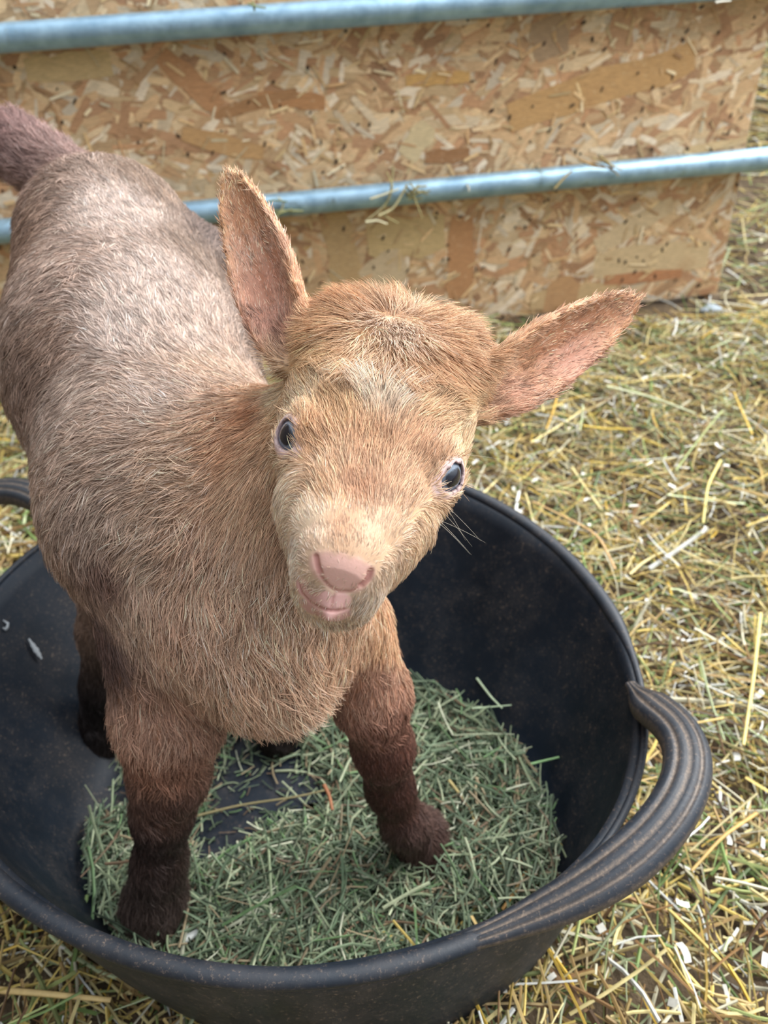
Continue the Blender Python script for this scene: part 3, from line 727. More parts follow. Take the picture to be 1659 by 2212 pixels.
# ---- groom: pixel, flow direction in the picture, length mm, lift, colour
G = [
 # crown and forehead
 (865, 665, 0, -1, 15, .55, (206, 158, 112)), (780, 660, -.6, -.7, 13, .4, (196, 144, 96)), (935, 685, .7, -.5, 14, .5, (206, 158, 112)), (865, 715, 0, 1, 8, .8, (228, 196, 168)),
 (720, 700, -1, .1, 13, .3, (206, 156, 108)), (700, 755, -.9, .3, 11, .25, (210, 166, 114)), (795, 775, -.5, .8, 11, .28, (206, 160, 114)), (870, 795, .25, 1, 11, .28, (198, 150, 106)), (950, 790, .7, .8, 11, .26, (196, 146, 100)),
 (1005, 775, .9, .4, 11, .28, (202, 154, 108)), (980, 850, .9, .3, 11, .3, (196, 150, 98)), (800, 845, -.5, -.6, 10, .5, (232, 208, 180)), (840, 850, .5, -.5, 9, .5, (228, 202, 174)),
 (930, 875, .8, -.4, 9, .3, (204, 158, 110)), (740, 880, -.3, -.9, 9, .25, (204, 156, 104)),
 (660, 820, -.5, -.7, 9, .3, (206, 160, 106)), (1000, 880, .8, -.4, 9, .3, (212, 174, 124)), (920, 870, .5, -.8, 9, .3, (206, 160, 110)), (740, 880, -.3, -.9, 8, .25, (208, 162, 110)),
 (680, 950, -.4, -.9, 9, .2, (196, 146, 100)), (800, 960, .05, -1, 9, .2, (192, 142, 98)), (900, 960, .5, -.8, 9, .2, (196, 146, 104)), (780, 1060, .05, -1, 8, .15, (184, 132, 92)),
 (700, 1050, -.4, -.9, 8, .15, (194, 150, 108)), (880, 1060, .5, -.7, 8, .15, (196, 150, 110)), (740, 1140, 0, -1, 3.5, .1, (172, 130, 96)), (660, 1120, -.5, -.6, 4, .15, (226, 198, 166)),
 (830, 1150, .4, -.7, 4, .15, (184, 150, 118)), (640, 1050, -.6, .2, 5, .15, (224, 190, 154)), (610, 1060, -.4, .8, 5, .2, (228, 200, 166)), (640, 1180, -.4, .5, 4, .2, (234, 210, 184)),
 (845, 1220, .5, .3, 4, .2, (202, 172, 142)), (920, 1140, .5, .6, 5, .2, (222, 186, 146)), (900, 1200, .4, .8, 5, .25, (220, 182, 142)), (820, 1290, .3, .6, 4.5, .25, (226, 200, 172)), (680, 1160, -.3, -.7, 3.5, .12, (204, 172, 142)), (790, 1160, .3, -.7, 3.5, .12, (180, 146, 114)),
 (660, 1320, -.3, .7, 4, .3, (228, 200, 170)), (740, 1343, .1, .9, 4.5, .3, (224, 194, 164)), (650, 860, -.5, -.5, 7, .2, (226, 194, 152)), (1000, 960, .6, -.5, 7, .2, (214, 178, 132)), (600, 850, -.6, -.2, 8, .2, (228, 196, 152)),
 # ears
 (520, 470, -.4, -1, 5, .15, (206, 152, 108)), (480, 400, -.2, -1, 5, .25, (214, 164, 116)), (560, 620, -.3, -.9, 5, .12, (198, 142, 112)), (640, 640, -.5, -.9, 5, .15, (206, 150, 106)), (590, 700, -.4, -.8, 6, .2, (192, 138, 112)),
 (492, 560, -.3, -1, 4, .15, (196, 144, 104)), (520, 560, -.4, -1, 6, .2, (214, 164, 132)),
 (1320, 660, .8, -.5, 5, .2, (200, 148, 106)), (1200, 720, .9, -.4, 5, .15, (210, 156, 112)), (1230, 780, .9, -.4, 5, .15, (190, 136, 108)), (1120, 860, .8, -.3, 7, .2, (198, 146, 114)), (1120, 770, .8, -.3, 6, .2, (200, 146, 100)),
 # neck and chest
 (560, 880, -.7, .3, 9, .2, (170, 112, 68)), (500, 950, -.8, .5, 11, .25, (190, 140, 100)), (560, 1060, -.5, .9, 12, .25, (206, 164, 126)), (540, 1200, -.2, 1, 15, .3, (212, 172, 138)), (620, 1330, 0, 1, 16, .3, (212, 170, 134)),
 (480, 1300, -.1, 1, 16, .3, (208, 166, 132)), (560, 1440, .2, .9, 18, .35, (206, 162, 126)), (640, 1500, .5, .8, 20, .45, (206, 162, 126)), (740, 1400, .2, 1, 13, .3, (208, 162, 122)), (420, 1180, -.4, .9, 14, .3, (200, 158, 126)),
 (360, 1350, -.1, 1, 14, .3, (196, 152, 120)), (840, 1350, .1, 1, 9, .2, (198, 148, 102)),
 # back and flank; sky sheen on top and far-side shade mixed into colours
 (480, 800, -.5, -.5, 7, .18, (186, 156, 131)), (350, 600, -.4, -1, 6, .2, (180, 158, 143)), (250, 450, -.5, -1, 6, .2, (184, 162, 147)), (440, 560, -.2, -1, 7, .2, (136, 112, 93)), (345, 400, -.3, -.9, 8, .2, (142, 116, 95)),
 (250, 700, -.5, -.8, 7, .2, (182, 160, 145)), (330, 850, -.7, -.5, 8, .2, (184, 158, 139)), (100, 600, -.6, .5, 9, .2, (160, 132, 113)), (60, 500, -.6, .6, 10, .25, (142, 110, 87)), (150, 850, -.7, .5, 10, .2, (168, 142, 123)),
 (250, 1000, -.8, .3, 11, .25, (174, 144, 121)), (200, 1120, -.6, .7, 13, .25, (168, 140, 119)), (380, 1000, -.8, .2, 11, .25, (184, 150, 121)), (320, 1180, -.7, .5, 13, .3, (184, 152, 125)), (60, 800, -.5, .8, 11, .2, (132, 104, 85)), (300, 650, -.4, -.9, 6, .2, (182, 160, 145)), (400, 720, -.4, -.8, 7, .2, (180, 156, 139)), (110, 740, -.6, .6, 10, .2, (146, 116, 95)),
 (280, 1300, -.2, 1, 13, .25, (186, 152, 125)),
 # tail
 (60, 340, -.8, -.5, 15, .5, (150, 116, 106)), (20, 300, -.7, -.6, 17, .5, (142, 106, 98)), (110, 360, -.8, -.3, 13, .45, (154, 122, 110)),
 # legs
 (360, 1540, 0, 1, 12, .3, (170, 126, 98)), (360, 1680, 0, 1, 11, .35, (150, 102, 74)), (350, 1750, 0, 1, 7, .2, (88, 60, 46)), (340, 1850, 0, 1, 7, .25, (62, 45, 38)), (335, 1960, 0, 1, 10, .3, (74, 58, 50)),
 (800, 1480, .1, 1, 9, .2, (168, 120, 92)), (820, 1590, .2, 1, 8, .25, (136, 90, 68)), (840, 1660, .2, 1, 6, .2, (92, 56, 42)), (860, 1740, .3, 1, 6, .2, (76, 46, 36)), (910, 1820, .4, .9, 9, .3, (86, 62, 54)),
 (230, 1240, 0, 1, 11, .25, (120, 88, 72)), (225, 1400, 0, 1, 9, .25, (82, 56, 46)), (220, 1560, 0, 1, 7, .25, (34, 25, 23)),
]
def build_goat():
    root = thing('baby_goat', 'tan kid goat with dark lower legs standing in the black rubber tub', 'goat', (float(SHOULDER[0]), float(SHOULDER[1]), FLOOR_Z))
    off = np.array(root.location)
    allp = np.array([p for p, _ in TRUNK + LEG_FL + LEG_FR + LEG_HL + LEG_HR + TAIL] + [E[0] + E[2] * E[1] for E in EARS] + [from_head((0, 70, 0))])
    lo = allp.min(0) - 0.085; hi = allp.max(0) + 0.085; lo[2] = max(lo[2], 0.0)
    V, F = surface_nets(goat_sdf, lo, hi, 0.0021)
    V = project(V, goat_sdf, 2)
    q = to_head(V[F].mean(1))
    sel = (q[:, 1] > -8) & (np.abs(q[:, 0]) < 48) & (np.abs(q[:, 2]) < 46) & (q[:, 1] < 75)
    bm = split_quads(V, F, sel)
    bm.faces.ensure_lookup_table()
    fc = to_head(np.array([f.calc_center_median()[:] for f in bm.faces]))
    m2 = (fc[:, 1] > 38) & (np.abs(fc[:, 0]) < 26) & (fc[:, 1] < 75) & (np.abs(fc[:, 2]) < 32)
    ed = {e_ for i in np.nonzero(m2)[0] for e_ in bm.faces[i].edges}
    bmesh.ops.subdivide_edges(bm, edges=list(ed), cuts=1, use_grid_fill=True)
    bmesh.ops.triangulate(bm, faces=[f for f in bm.faces if len(f.verts) > 4])
    me = bpy.data.meshes.new('goat_body'); bm.to_mesh(me); bm.free()
    n = len(me.vertices); V = np.empty(n * 3, np.float32); me.vertices.foreach_get('co', V); V = V.reshape(-1, 3).astype(float)
    V = project(V, goat_sdf, 3)
    # groom control points on the surface
    g = np.array([r[:6] for r in G], float); gc = srgb([r[6] for r in G])
    P0, hit = raycast(g[:, 0], g[:, 1]); P1, _ = raycast(g[:, 0] + g[:, 2] * 3, g[:, 1] + g[:, 3] * 3)
    nrmv = grad(P0); img = nrm(g[:, 2:3] * CR[None] - g[:, 3:4] * CU[None])
    dirs = nrm(img - nrmv * (img * nrmv).sum(1, keepdims=True))
    ok = hit
    if not ok.all(): print('groom points off the goat:', [(int(a), int(b)) for a, b in g[~ok][:, :2]])
    P0, dirs, gl, gf, gc = P0[ok], dirs[ok], g[ok, 4], g[ok, 5], gc[ok]
    # hidden far side: flank colours darkened as painted shade, flow backwards and down
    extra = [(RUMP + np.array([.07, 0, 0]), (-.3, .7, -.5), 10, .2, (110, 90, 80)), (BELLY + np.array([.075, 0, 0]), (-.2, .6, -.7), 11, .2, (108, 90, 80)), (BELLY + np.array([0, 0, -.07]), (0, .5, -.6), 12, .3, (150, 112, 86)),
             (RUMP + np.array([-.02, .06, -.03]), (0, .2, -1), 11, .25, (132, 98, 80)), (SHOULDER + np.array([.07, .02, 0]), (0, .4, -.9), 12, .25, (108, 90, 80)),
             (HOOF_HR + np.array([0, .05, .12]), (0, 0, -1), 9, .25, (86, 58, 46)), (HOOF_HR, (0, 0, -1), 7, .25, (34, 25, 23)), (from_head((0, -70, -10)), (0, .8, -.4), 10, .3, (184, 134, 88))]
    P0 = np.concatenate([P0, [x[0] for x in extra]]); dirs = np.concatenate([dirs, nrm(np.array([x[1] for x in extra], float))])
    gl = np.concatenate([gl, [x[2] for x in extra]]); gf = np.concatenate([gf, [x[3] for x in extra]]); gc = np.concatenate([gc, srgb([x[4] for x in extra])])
    def idw(X):
        out = []
        for c in np.array_split(X, max(1, len(X) // 20000)):
            d2 = ((c[:, None] - P0[None]) ** 2).sum(2) + 0.004 ** 2
            w = d2 ** -1.9; w /= w.sum(1, keepdims=True)
            out.append(np.concatenate([w @ dirs, (w @ gl)[:, None], (w @ gf)[:, None], w @ gc], 1))
        return np.concatenate(out)
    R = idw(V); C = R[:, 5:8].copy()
    # bare skin: nose leather, lips, eyelids, inside of the ears
    qv = to_head(V)
    def area(q, pts, rad, soft): 
        d = np.sqrt(((q[:, None] - pts[None]) ** 2).sum(2)).min(1); return smoothstep(rad + soft, rad, d)
    hm = (np.abs(qv) < 85).all(1)
    bare = np.zeros(n)
    qa = qv[hm]; an = area(qa, NOSE_AREA, 2.4, 3.2); al = area(qa, LIP_AREA, 3.0, 2.0)
    mouth_d = np.full(len(qa), 99.0)
    for nm, pts, rad, dep in FEATURES:
        for a, b in zip(pts[:-1], pts[1:]): mouth_d = np.minimum(mouth_d, cone(qa, np.asarray(a), np.asarray(b), rad, rad))
    Ch = C[hm]
    Ch = Ch * (1 - an[:, None]) + an[:, None] * srgb((226, 180, 164)); Ch = Ch * (1 - al[:, None]) + al[:, None] * srgb((224, 176, 166))
    ac = 0.7 * smoothstep(0.5, 0.0, mouth_d); Ch = Ch * (1 - ac[:, None]) + ac[:, None] * srgb((182, 120, 110))
    b1 = np.maximum(np.maximum(an * 0.85, al * 0.85), smoothstep(0.9, 0.2, mouth_d))
    for c, out in EYES:
        a, b = eye_axes(out); v = qa - (c + out * 9.5)
        l = np.sqrt((v @ a / 7.1) ** 2 + (v @ b / 4.9) ** 2 + (v @ out / 9.0) ** 2)
        ae = smoothstep(1.9, 1.35, l); Ch = Ch * (1 - ae[:, None]) + ae[:, None] * srgb((214, 186, 180)); b1 = np.maximum(b1, smoothstep(1.65, 1.3, l))
        rimd = smoothstep(1.10, 1.0, l); Ch = Ch * (1 - rimd[:, None]) + rimd[:, None] * srgb((120, 100, 100))
    C[hm] = Ch; bare[hm] = b1
    earin = np.zeros(n)
    for E in EARS:
        a, b, c = ear_local(V, E); w = np.interp(a, EAR_A, EAR_W)
        kq = np.interp(a, EAR_A, EAR_K); cs = kq * np.clip(b, -w, w) ** 2 - 4.0 * np.sin(np.clip(a, 0, 1) * np.pi) - kq * 40
        m = (a > 0.05) & (a < 0.97) & (np.abs(b) < w * 0.8) & (c > cs) & (c < cs + 5)
        earin = np.maximum(earin, np.where(m, 1.0, 0.0)); 
    C = C * (1 - 0.5 * earin[:, None]) + 0.6 * earin[:, None] * srgb((158, 104, 80))
    me.vertices.foreach_set('co', (V - off).astype(np.float32).ravel())
    a = me.color_attributes.new('tint', 'FLOAT_COLOR', 'POINT'); a.data.foreach_set('color', np.concatenate([C, np.ones((n, 1))], 1).astype(np.float32).ravel())
    me.polygons.foreach_set('use_smooth', np.ones(len(me.polygons), bool)); me.update()
    k = NT('kid_skin'); at = k.add('VertexColor', layer_name='tint'); oc = k.add('TexCoord').outputs['Object']
    k.to(at.outputs[0], k.b.inputs['Base Color']); k.b.inputs['Roughness'].default_value = 0.5; k.b.inputs['Specular IOR Level'].default_value = 0.35
    k.b.inputs['Subsurface Weight'].default_value = 0.12; k.b.inputs['Subsurface Radius'].default_value = (0.004, 0.002, 0.0012); k.b.inputs['Subsurface Scale'].default_value = 1.0
    k.bump(k.noise(oc, 900, 3, 0.6), 0.15, 0.0006)
    me.materials.append(k.m)
    body = link('goat_body', me, root); body.location = (0, 0, 0)
    # ---------------- fur
    me.calc_loop_triangles(); nt = len(me.loop_triangles)
    T = np.empty(nt * 3, np.int32); me.loop_triangles.foreach_get('vertices', T); T = T.reshape(-1, 3)
    A, B, D = V[T[:, 0]], V[T[:, 1]], V[T[:, 2]]
    cr_ = np.cross(B - A, D - A); ar = np.linalg.norm(cr_, axis=1) / 2; fn = nrm(cr_)
    ctr = (A + B + D) / 3
    facing = ((CO - ctr) * fn).sum(1) / np.linalg.norm(CO - ctr, axis=1)
    qt = to_head(ctr); onhead = (np.abs(qt) < np.array([[60, 85, 55]])).all(1)
    dens = np.where(facing > -0.35, 1.0, 0.35) * np.where(onhead, 2.6, 1.0)
    dens *= 1 - 0.97 * bare[T].mean(1)
    dens *= 1 + 0.5 * earin[T].mean(1)
    dens = np.where(ctr[:, 2] < FLOOR_Z + 0.008, 0, dens)
    r = np.random.default_rng(99)
    NH = 320000
    pr = ar * dens; tri = r.choice(nt, NH, p=pr / pr.sum())
    u = r.uniform(0, 1, (NH, 2)); fl = u.sum(1) > 1; u[fl] = 1 - u[fl]
    Pr = A[tri] + (B - A)[tri] * u[:, :1] + (D - A)[tri] * u[:, 1:]
    Nn = fn[tri]
    R = idw(Pr); dd = R[:, :3]; L = R[:, 3] * 0.001; lift = R[:, 4]; hc = R[:, 5:8]
    lum = (hc @ np.array([.3, .55, .15]))[:, None]; ds_ = np.where(onhead[tri], 0.16, 0.20)[:, None]; hc = hc * (1 - ds_) + lum * ds_
    # locks: neighbouring hairs lean together
    cell = np.floor(Pr / 0.006).astype(np.int64); key = (cell[:, 0] * 73856093) ^ (cell[:, 1] * 19349663) ^ (cell[:, 2] * 83492791)
    rl = np.random.default_rng(5).normal(0, 1, (4096, 4)); lk = rl[key % 4096]
    hd_ = onhead[tri][:, None]
    dd = dd + lk[:, :3] * np.where(hd_, 0.13, 0.24) + r.normal(0, 1, (NH, 3)) * np.where(hd_, 0.09, 0.15)
    dd = nrm(dd - Nn * (dd * Nn).sum(1, keepdims=True))
    earh = earin[T].mean(1)[tri]; bar = bare[T].mean(1)[tri]
    L = L * r.uniform(0.55, 1.2, NH) * (1 - 0.5 * bar) * (1 - 0.25 * earh) * (1 + 0.10 * lk[:, 3])
    lift = np.clip(lift * r.uniform(0.6, 1.5, NH) + 0.06, 0.13, 0.9)
    wave = r.uniform(-1, 1, NH) * 0.18; sd = np.cross(dd, Nn); ph = r.uniform(0, 6.28, NH)
    K = 5; s = np.linspace(0, 1, K)
    PT = np.empty((NH, K, 3), np.float32)
    for i, si in enumerate(s):
        up = lift * (si - 0.45 * si ** 2) * 1.0
        PT[:, i] = Pr - off - Nn * 0.00025 + dd * (L * si * np.sqrt(np.clip(1 - lift ** 2 * 0.6, 0.2, 1)))[:, None] + Nn * (L * up)[:, None] + sd * (L * 0.5 * (wave * si ** 2 + 0.05 * np.sin(ph + si * 7) * (L > 0.009)))[:, None]
    tone = (r.normal(0, 1, NH) * np.where(onhead[tri], 0.28, 0.36) + 0.09 * lk[:, 0]) + np.where(onhead[tri], 0.0, 0.06)
    hc = np.clip(hc * np.exp(tone)[:, None], 0.004, 0.92)
    pale = r.uniform(0, 1, NH) < np.where(onhead[tri], 0.14, 0.24)
    tipc = hc * 1.25; tipc[pale] = tipc[pale] * 0.4 + 0.6 * np.minimum(hc[pale] * 2.2 + 0.05, 0.85)
    # a few long whiskers on the chin, cheeks and above the ears
    def whiskers(pts, n, ln, dirpx):
        base, ok = raycast([p[0] + r.normal(0, 8) for p in pts for _ in range(n)], [p[1] + r.normal(0, 8) for p in pts for _ in range(n)])
        N_ = grad(base); m = len(base)
        dv = np.array([d for d in dirpx for _ in range(n)], float) + r.normal(0, 0.25, (m, 2))
        im = nrm(dv[:, :1] * CR[None] - dv[:, 1:] * CU[None] + N_ * 0.5)
        LL = ln * r.uniform(0.6, 1.2, m)
        cur = r.normal(0, 0.12, (m, 3))
        W_ = np.stack([base - off + im * (LL * si)[:, None] + (cur * (si ** 2) * LL[:, None]) - np.array([0, 0, 0.15]) * (si ** 2) * LL[:, None] for si in s], 1)
        return W_.astype(np.float32), np.tile(np.array([0.8, 0.72, 0.58]), (m, 1))
    w1, c1 = whiskers([(955, 1090), (940, 1120), (640, 1290), (800, 1320), (1060, 850), (600, 700), (960, 980), (620, 1240)], 3, 0.019,
                      [(.6, .9), (.7, .7), (-.6, .5), (.5, .7), (.0, -1), (.1, -1), (.9, -.1), (-.8, .3)])
    nw = len(w1)
    PT = np.concatenate([PT, w1]); hc = np.concatenate([hc, c1]); tipc = np.concatenate([tipc, c1])
    tot = len(PT)
    hd = bpy.data.hair_curves.new('coat_fur'); hd.add_curves([K] * tot)
    hd.points.foreach_set('position', PT.ravel())
    base_r = np.concatenate([np.where(onhead[tri], 0.0001, 0.00014) * r.uniform(0.7, 1.3, NH), np.full(nw, 0.000035)])
    rad = base_r[:, None] * np.array([1.0, 1.0, 0.9, 0.65, 0.2])[None]
    ra = hd.attributes.get('radius') or hd.attributes.new('radius', 'FLOAT', 'POINT'); ra.data.foreach_set('value', rad.astype(np.float32).ravel())
    ca = hd.attributes.new('tint', 'FLOAT_COLOR', 'POINT')
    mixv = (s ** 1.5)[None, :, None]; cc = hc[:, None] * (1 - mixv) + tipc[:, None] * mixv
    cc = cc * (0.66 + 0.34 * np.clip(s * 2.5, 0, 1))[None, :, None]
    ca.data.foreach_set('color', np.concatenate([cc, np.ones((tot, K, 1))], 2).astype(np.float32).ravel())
    hm_ = bpy.data.materials.new('kid_fur'); hm_.use_nodes = True; t_ = hm_.node_tree; t_.nodes.clear()
    out = t_.nodes.new('ShaderNodeOutputMaterial'); hb = t_.nodes.new('ShaderNodeBsdfPrincipled'); at = t_.nodes.new('ShaderNodeAttribute'); at.attribute_name = 'tint'
    hb.inputs['Roughness'].default_value = 0.42; hb.inputs['Specular IOR Level'].default_value = 0.38
    t_.links.new(at.outputs['Color'], hb.inputs['Base Color']); t_.links.new(hb.outputs[0], out.inputs[0])
    hd.materials.append(hm_)
    fur = link('coat_fur', hd, root); fur.location = (0, 0, 0)
    # ---------------- eyes
    k = NT('kid_eye'); at = k.add('VertexColor', layer_name='tint'); k.to(at.outputs[0], k.b.inputs['Base Color'])
    k.b.inputs['Roughness'].default_value = 0.06; k.b.inputs['Specular IOR Level'].default_value = 0.6; k.b.inputs['Coat Weight'].default_value = 0.6; k.b.inputs['Coat Roughness'].default_value = 0.02
    for c, out in EYES:
        nu, nv = 64, 72
        th = np.linspace(0.001, np.pi, nu); phv = np.linspace(0, 2 * np.pi, nv, endpoint=False)
        TH, PH = np.meshgrid(th, phv, indexing='ij')
        a, b = eye_axes(out)
        rr = EYE_R_MM * (1 + 0.05 * np.exp(-(TH / 0.55) ** 2))
        q = c + (rr * np.cos(TH))[..., None] * out + (rr * np.sin(TH) * np.cos(PH))[..., None] * a + (rr * np.sin(TH) * np.sin(PH))[..., None] * b
        v = from_head(q.reshape(-1, 3))
        x = np.sin(TH) * np.cos(PH); y = np.sin(TH) * np.sin(PH)
        pup = smoothstep(1.08, 0.92, ((np.abs(x) / 0.42) ** 3 + (np.abs(y) / 0.30) ** 3) ** (1 / 3.0)).ravel()[:, None]
        rr_ = np.hypot(x, y).ravel()[:, None]
        iris = srgb((116, 128, 142)) * (0.85 + 0.3 * np.random.default_rng(4).random((nu * nv, 1)))
        cc = np.where(rr_ < 0.80, iris, srgb((196, 194, 190))[None]); lim = np.exp(-((rr_ - 0.80) / 0.05) ** 2)
        cc = cc * (1 - 0.75 * lim) + 0.75 * lim * srgb((52, 54, 60)); cc = cc * (1 - pup) + pup * srgb((12, 16, 30))
        i = np.arange(nu - 1)[:, None]; j = np.arange(nv)[None]
        f = np.stack([i * nv + j, i * nv + (j + 1) % nv, (i + 1) * nv + (j + 1) % nv, (i + 1) * nv + j], -1).reshape(-1, 4)
        eo = mesh_np('eye', v - off, f[:, ::-1], k.m, cc, parent=root); eo.location = (0, 0, 0)
    # ---------------- hooves: two claws each
    k = NT('dark_hoof_horn'); k.b.inputs['Base Color'].default_value = (*srgb((46, 38, 34)), 1); k.b.inputs['Roughness'].default_value = 0.45
    for hp, dv in ((HOOF_FL, (-.1, -1)), (HOOF_FR, (.35, -1)), (HOOF_HL, (0, -1)), (HOOF_HR, (0, -1))):
        f2 = np.array([dv[0], dv[1], 0.0]); f2 /= np.linalg.norm(f2); sdv = np.cross(f2, [0, 0, 1.0])
        Vh, Fh, b0 = [], [], 0
        for s_ in (-1, 1):
            ringn = 20; tt = np.linspace(0, 2 * np.pi, ringn, endpoint=False); levels = [(0.0, 1.0), (0.006, 0.98), (0.014, 0.88), (0.020, 0.66), (0.022, 0.1)]
            for zz, scl in [(0.0, 0.1)] + levels:
                fx = np.cos(tt) * 0.014 * scl + 0.003 - zz * 0.25; sx = np.sin(tt) * 0.0078 * scl * (1 - 0.25 * (np.cos(tt) > 0) * np.cos(tt))
                Vh.append(np.array([hp[0], hp[1], FLOOR_Z + 0.0005]) + fx[:, None] * f2 + (sx + s_ * 0.0082)[:, None] * sdv + np.array([0, 0, 1.0]) * zz)
            i = np.arange(5)[:, None]; j = np.arange(ringn)[None]
            Fh.append(np.stack([i * ringn + j, i * ringn + (j + 1) % ringn, (i + 1) * ringn + (j + 1) % ringn, (i + 1) * ringn + j], -1).reshape(-1, 4) + b0); b0 += 6 * ringn
        ho = mesh_np('hoof', np.concatenate(Vh) - off, np.concatenate(Fh), k.m, parent=root); ho.location = (0, 0, 0)

def grad(P, e_=4e-4):
    d = goat_sdf(P); return nrm(np.stack([goat_sdf(P + np.eye(3)[i] * e_) - d for i in range(3)], 1))
build_goat()

# ------------------------------------------------------------------ small things: single stalks, wisps on the rails, pebbles
def stalk_mesh(pts, w, r, taper=0.7):
    P = np.array(pts, float); tq = np.linspace(0, 1, len(P)); tf = np.linspace(0, 1, 16)
    path = np.stack([np.interp(tf, tq, P[:, i]) for i in range(3)], 1)
    for _ in range(4): path[1:-1] = path[1:-1] * 0.5 + 0.25 * (path[:-2] + path[2:])
    sec = np.array([(-w / 2, 0), (-w * .3, w * .28), (w * .3, w * .28), (w / 2, 0), (w * .3, -w * .2), (-w * .3, -w * .2)])
    return sweep(path, sec, scale=np.stack([np.linspace(1, taper, 16)] * 2, 1))
def build_small():
    m = tint_material('straw_stalk', 0.5, 0.35, 120, 0.2)
    r = np.random.default_rng(31)
    STALKS = [  # picture points, height over the ground, width mm, colour, name, label, category
        ([(1648, 1310), (1632, 1450), (1605, 1612)], 0.022, 3.6, (226, 206, 132), 'straw_stalk', 'long pale yellow straw stalk standing out right of the tub handle', 'straw'),
        ([(0, 2176), (120, 2188), (262, 2194)], 0.016, 4.6, (206, 178, 120), 'straw_stalk', 'thick flat tan straw stalk in the bottom left corner below the tub', 'straw'),
        ([(1555, 1000), (1525, 1060), (1520, 1125)], 0.022, 3.6, (222, 206, 128), 'straw_stalk', 'short wide yellow straw stalk on the bedding at the right edge', 'straw'),
        ([(1625, 940), (1600, 880), (1585, 850)], 0.02, 3.4, (214, 182, 90), 'straw_stalk', 'golden straw stalk lying beyond the right ear', 'straw'),
        ([(1262, 908), (1310, 915), (1368, 922)], 0.02, 3.6, (220, 190, 90), 'straw_stalk', 'bright golden straw stalk under the right ear tip', 'straw'),
        ([(1205, 845), (1195, 890), (1180, 925)], 0.02, 3.4, (206, 168, 82), 'straw_stalk', 'golden straw stalk poking out below the right ear', 'straw'),
        ([(1565, 1545), (1480, 1560), (1440, 1500)], 0.02, 2.4, (206, 176, 108), 'straw_stalk', 'thin bent straw stalk behind the tub handle', 'straw'),
        ([(1310, 840), (1420, 862), (1500, 905)], 0.02, 4.0, (206, 210, 172), 'straw_stalk', 'pale green straw stalk lying right of the goat ear', 'straw'),
        ([(1330, 1225), (1290, 1160), (1150, 1085)], 0.02, 3.4, (196, 160, 110), 'straw_stalk', 'tan straw stalk lying just behind the tub rim', 'straw'),
        ([(1640, 1745), (1560, 1810), (1490, 1890)], 0.022, 3.0, (190, 156, 92), 'straw_stalk', 'brownish straw stalk slanting near the right edge below the handle', 'straw'),
        ([(970, 1685), (1020, 1750), (1050, 1868)], 0.034, 2.6, (186, 168, 112), 'hay_stalk', 'long bent yellowish stalk lying on the hay beside the front hoof', 'hay'),
        ([(1140, 1652), (1180, 1642), (1222, 1632)], 0.040, 2.4, (150, 190, 128), 'hay_stalk', 'bright green grass blade sticking out over the tub wall', 'hay'),
        ([(1030, 1465), (1060, 1505), (1085, 1530)], 0.040, 2.4, (186, 200, 164), 'hay_stalk', 'pale green blade leaning on the back edge of the hay', 'hay'),
        ([(1020, 1530), (1060, 1527), (1105, 1523)], 0.040, 1.8, (180, 198, 160), 'hay_stalk', 'thin pale blade crossing another at the back edge of the hay', 'hay'),
        ([(415, 1765), (520, 1738), (640, 1722), (715, 1704)], 0.026, 2.4, (128, 118, 84), 'hay_stalk', 'long olive stem curving across the bare tub floor', 'hay'),
        ([(665, 2028), (715, 2027), (755, 2022)], 0.030, 4.0, (206, 212, 176), 'hay_stalk', 'pale whitish blade on the hay by the front tub rim', 'hay'),
        ([(398, 2030), (412, 2022), (428, 2012)], 0.034, 6.0, (214, 216, 208), 'wood_shaving', 'white wood shaving on the hay beside the left front hoof', 'shaving'),
        ([(1140, 1880), (1110, 1930), (1085, 1965)], 0.040, 3.2, (164, 124, 66), 'hay_stalk', 'rusty brown stem lying against the right tub wall', 'hay'),
        ([(700, 1695), (712, 1720), (718, 1750)], 0.034, 3.2, (150, 98, 66), 'hay_stalk', 'short reddish brown leaf between the front legs', 'hay'),
    ]
    for pts, z, w, col, nm, lab, cat in STALKS:
        P = [BPZ(p[0], p[1], z) for p in pts]
        if cat == 'straw': P = [np.array([p[0], p[1], ground_z(p[0], p[1]) + z - 0.004 + 0.004 * i]) for i, p in enumerate(P)]
        c0 = np.mean(P, 0); v, f = stalk_mesh(np.array(P) - c0, w / 1000, r)
        o = mesh_np(nm, v, f, m, np.tile(srgb(col), (len(v), 1))); o.location = c0
        tag(o, lab, cat)
    # wisps caught on the rails
    def on_rail(px, py, n): 
        d = CF + (px - IW / 2) / FPX * CR - (py - IH / 2) / FPX * CU
        nn = np.cross(W_D, W_U); w0 = WALL(0, 0, n); return CO + d * (((w0 - CO) @ nn) / (d @ nn))
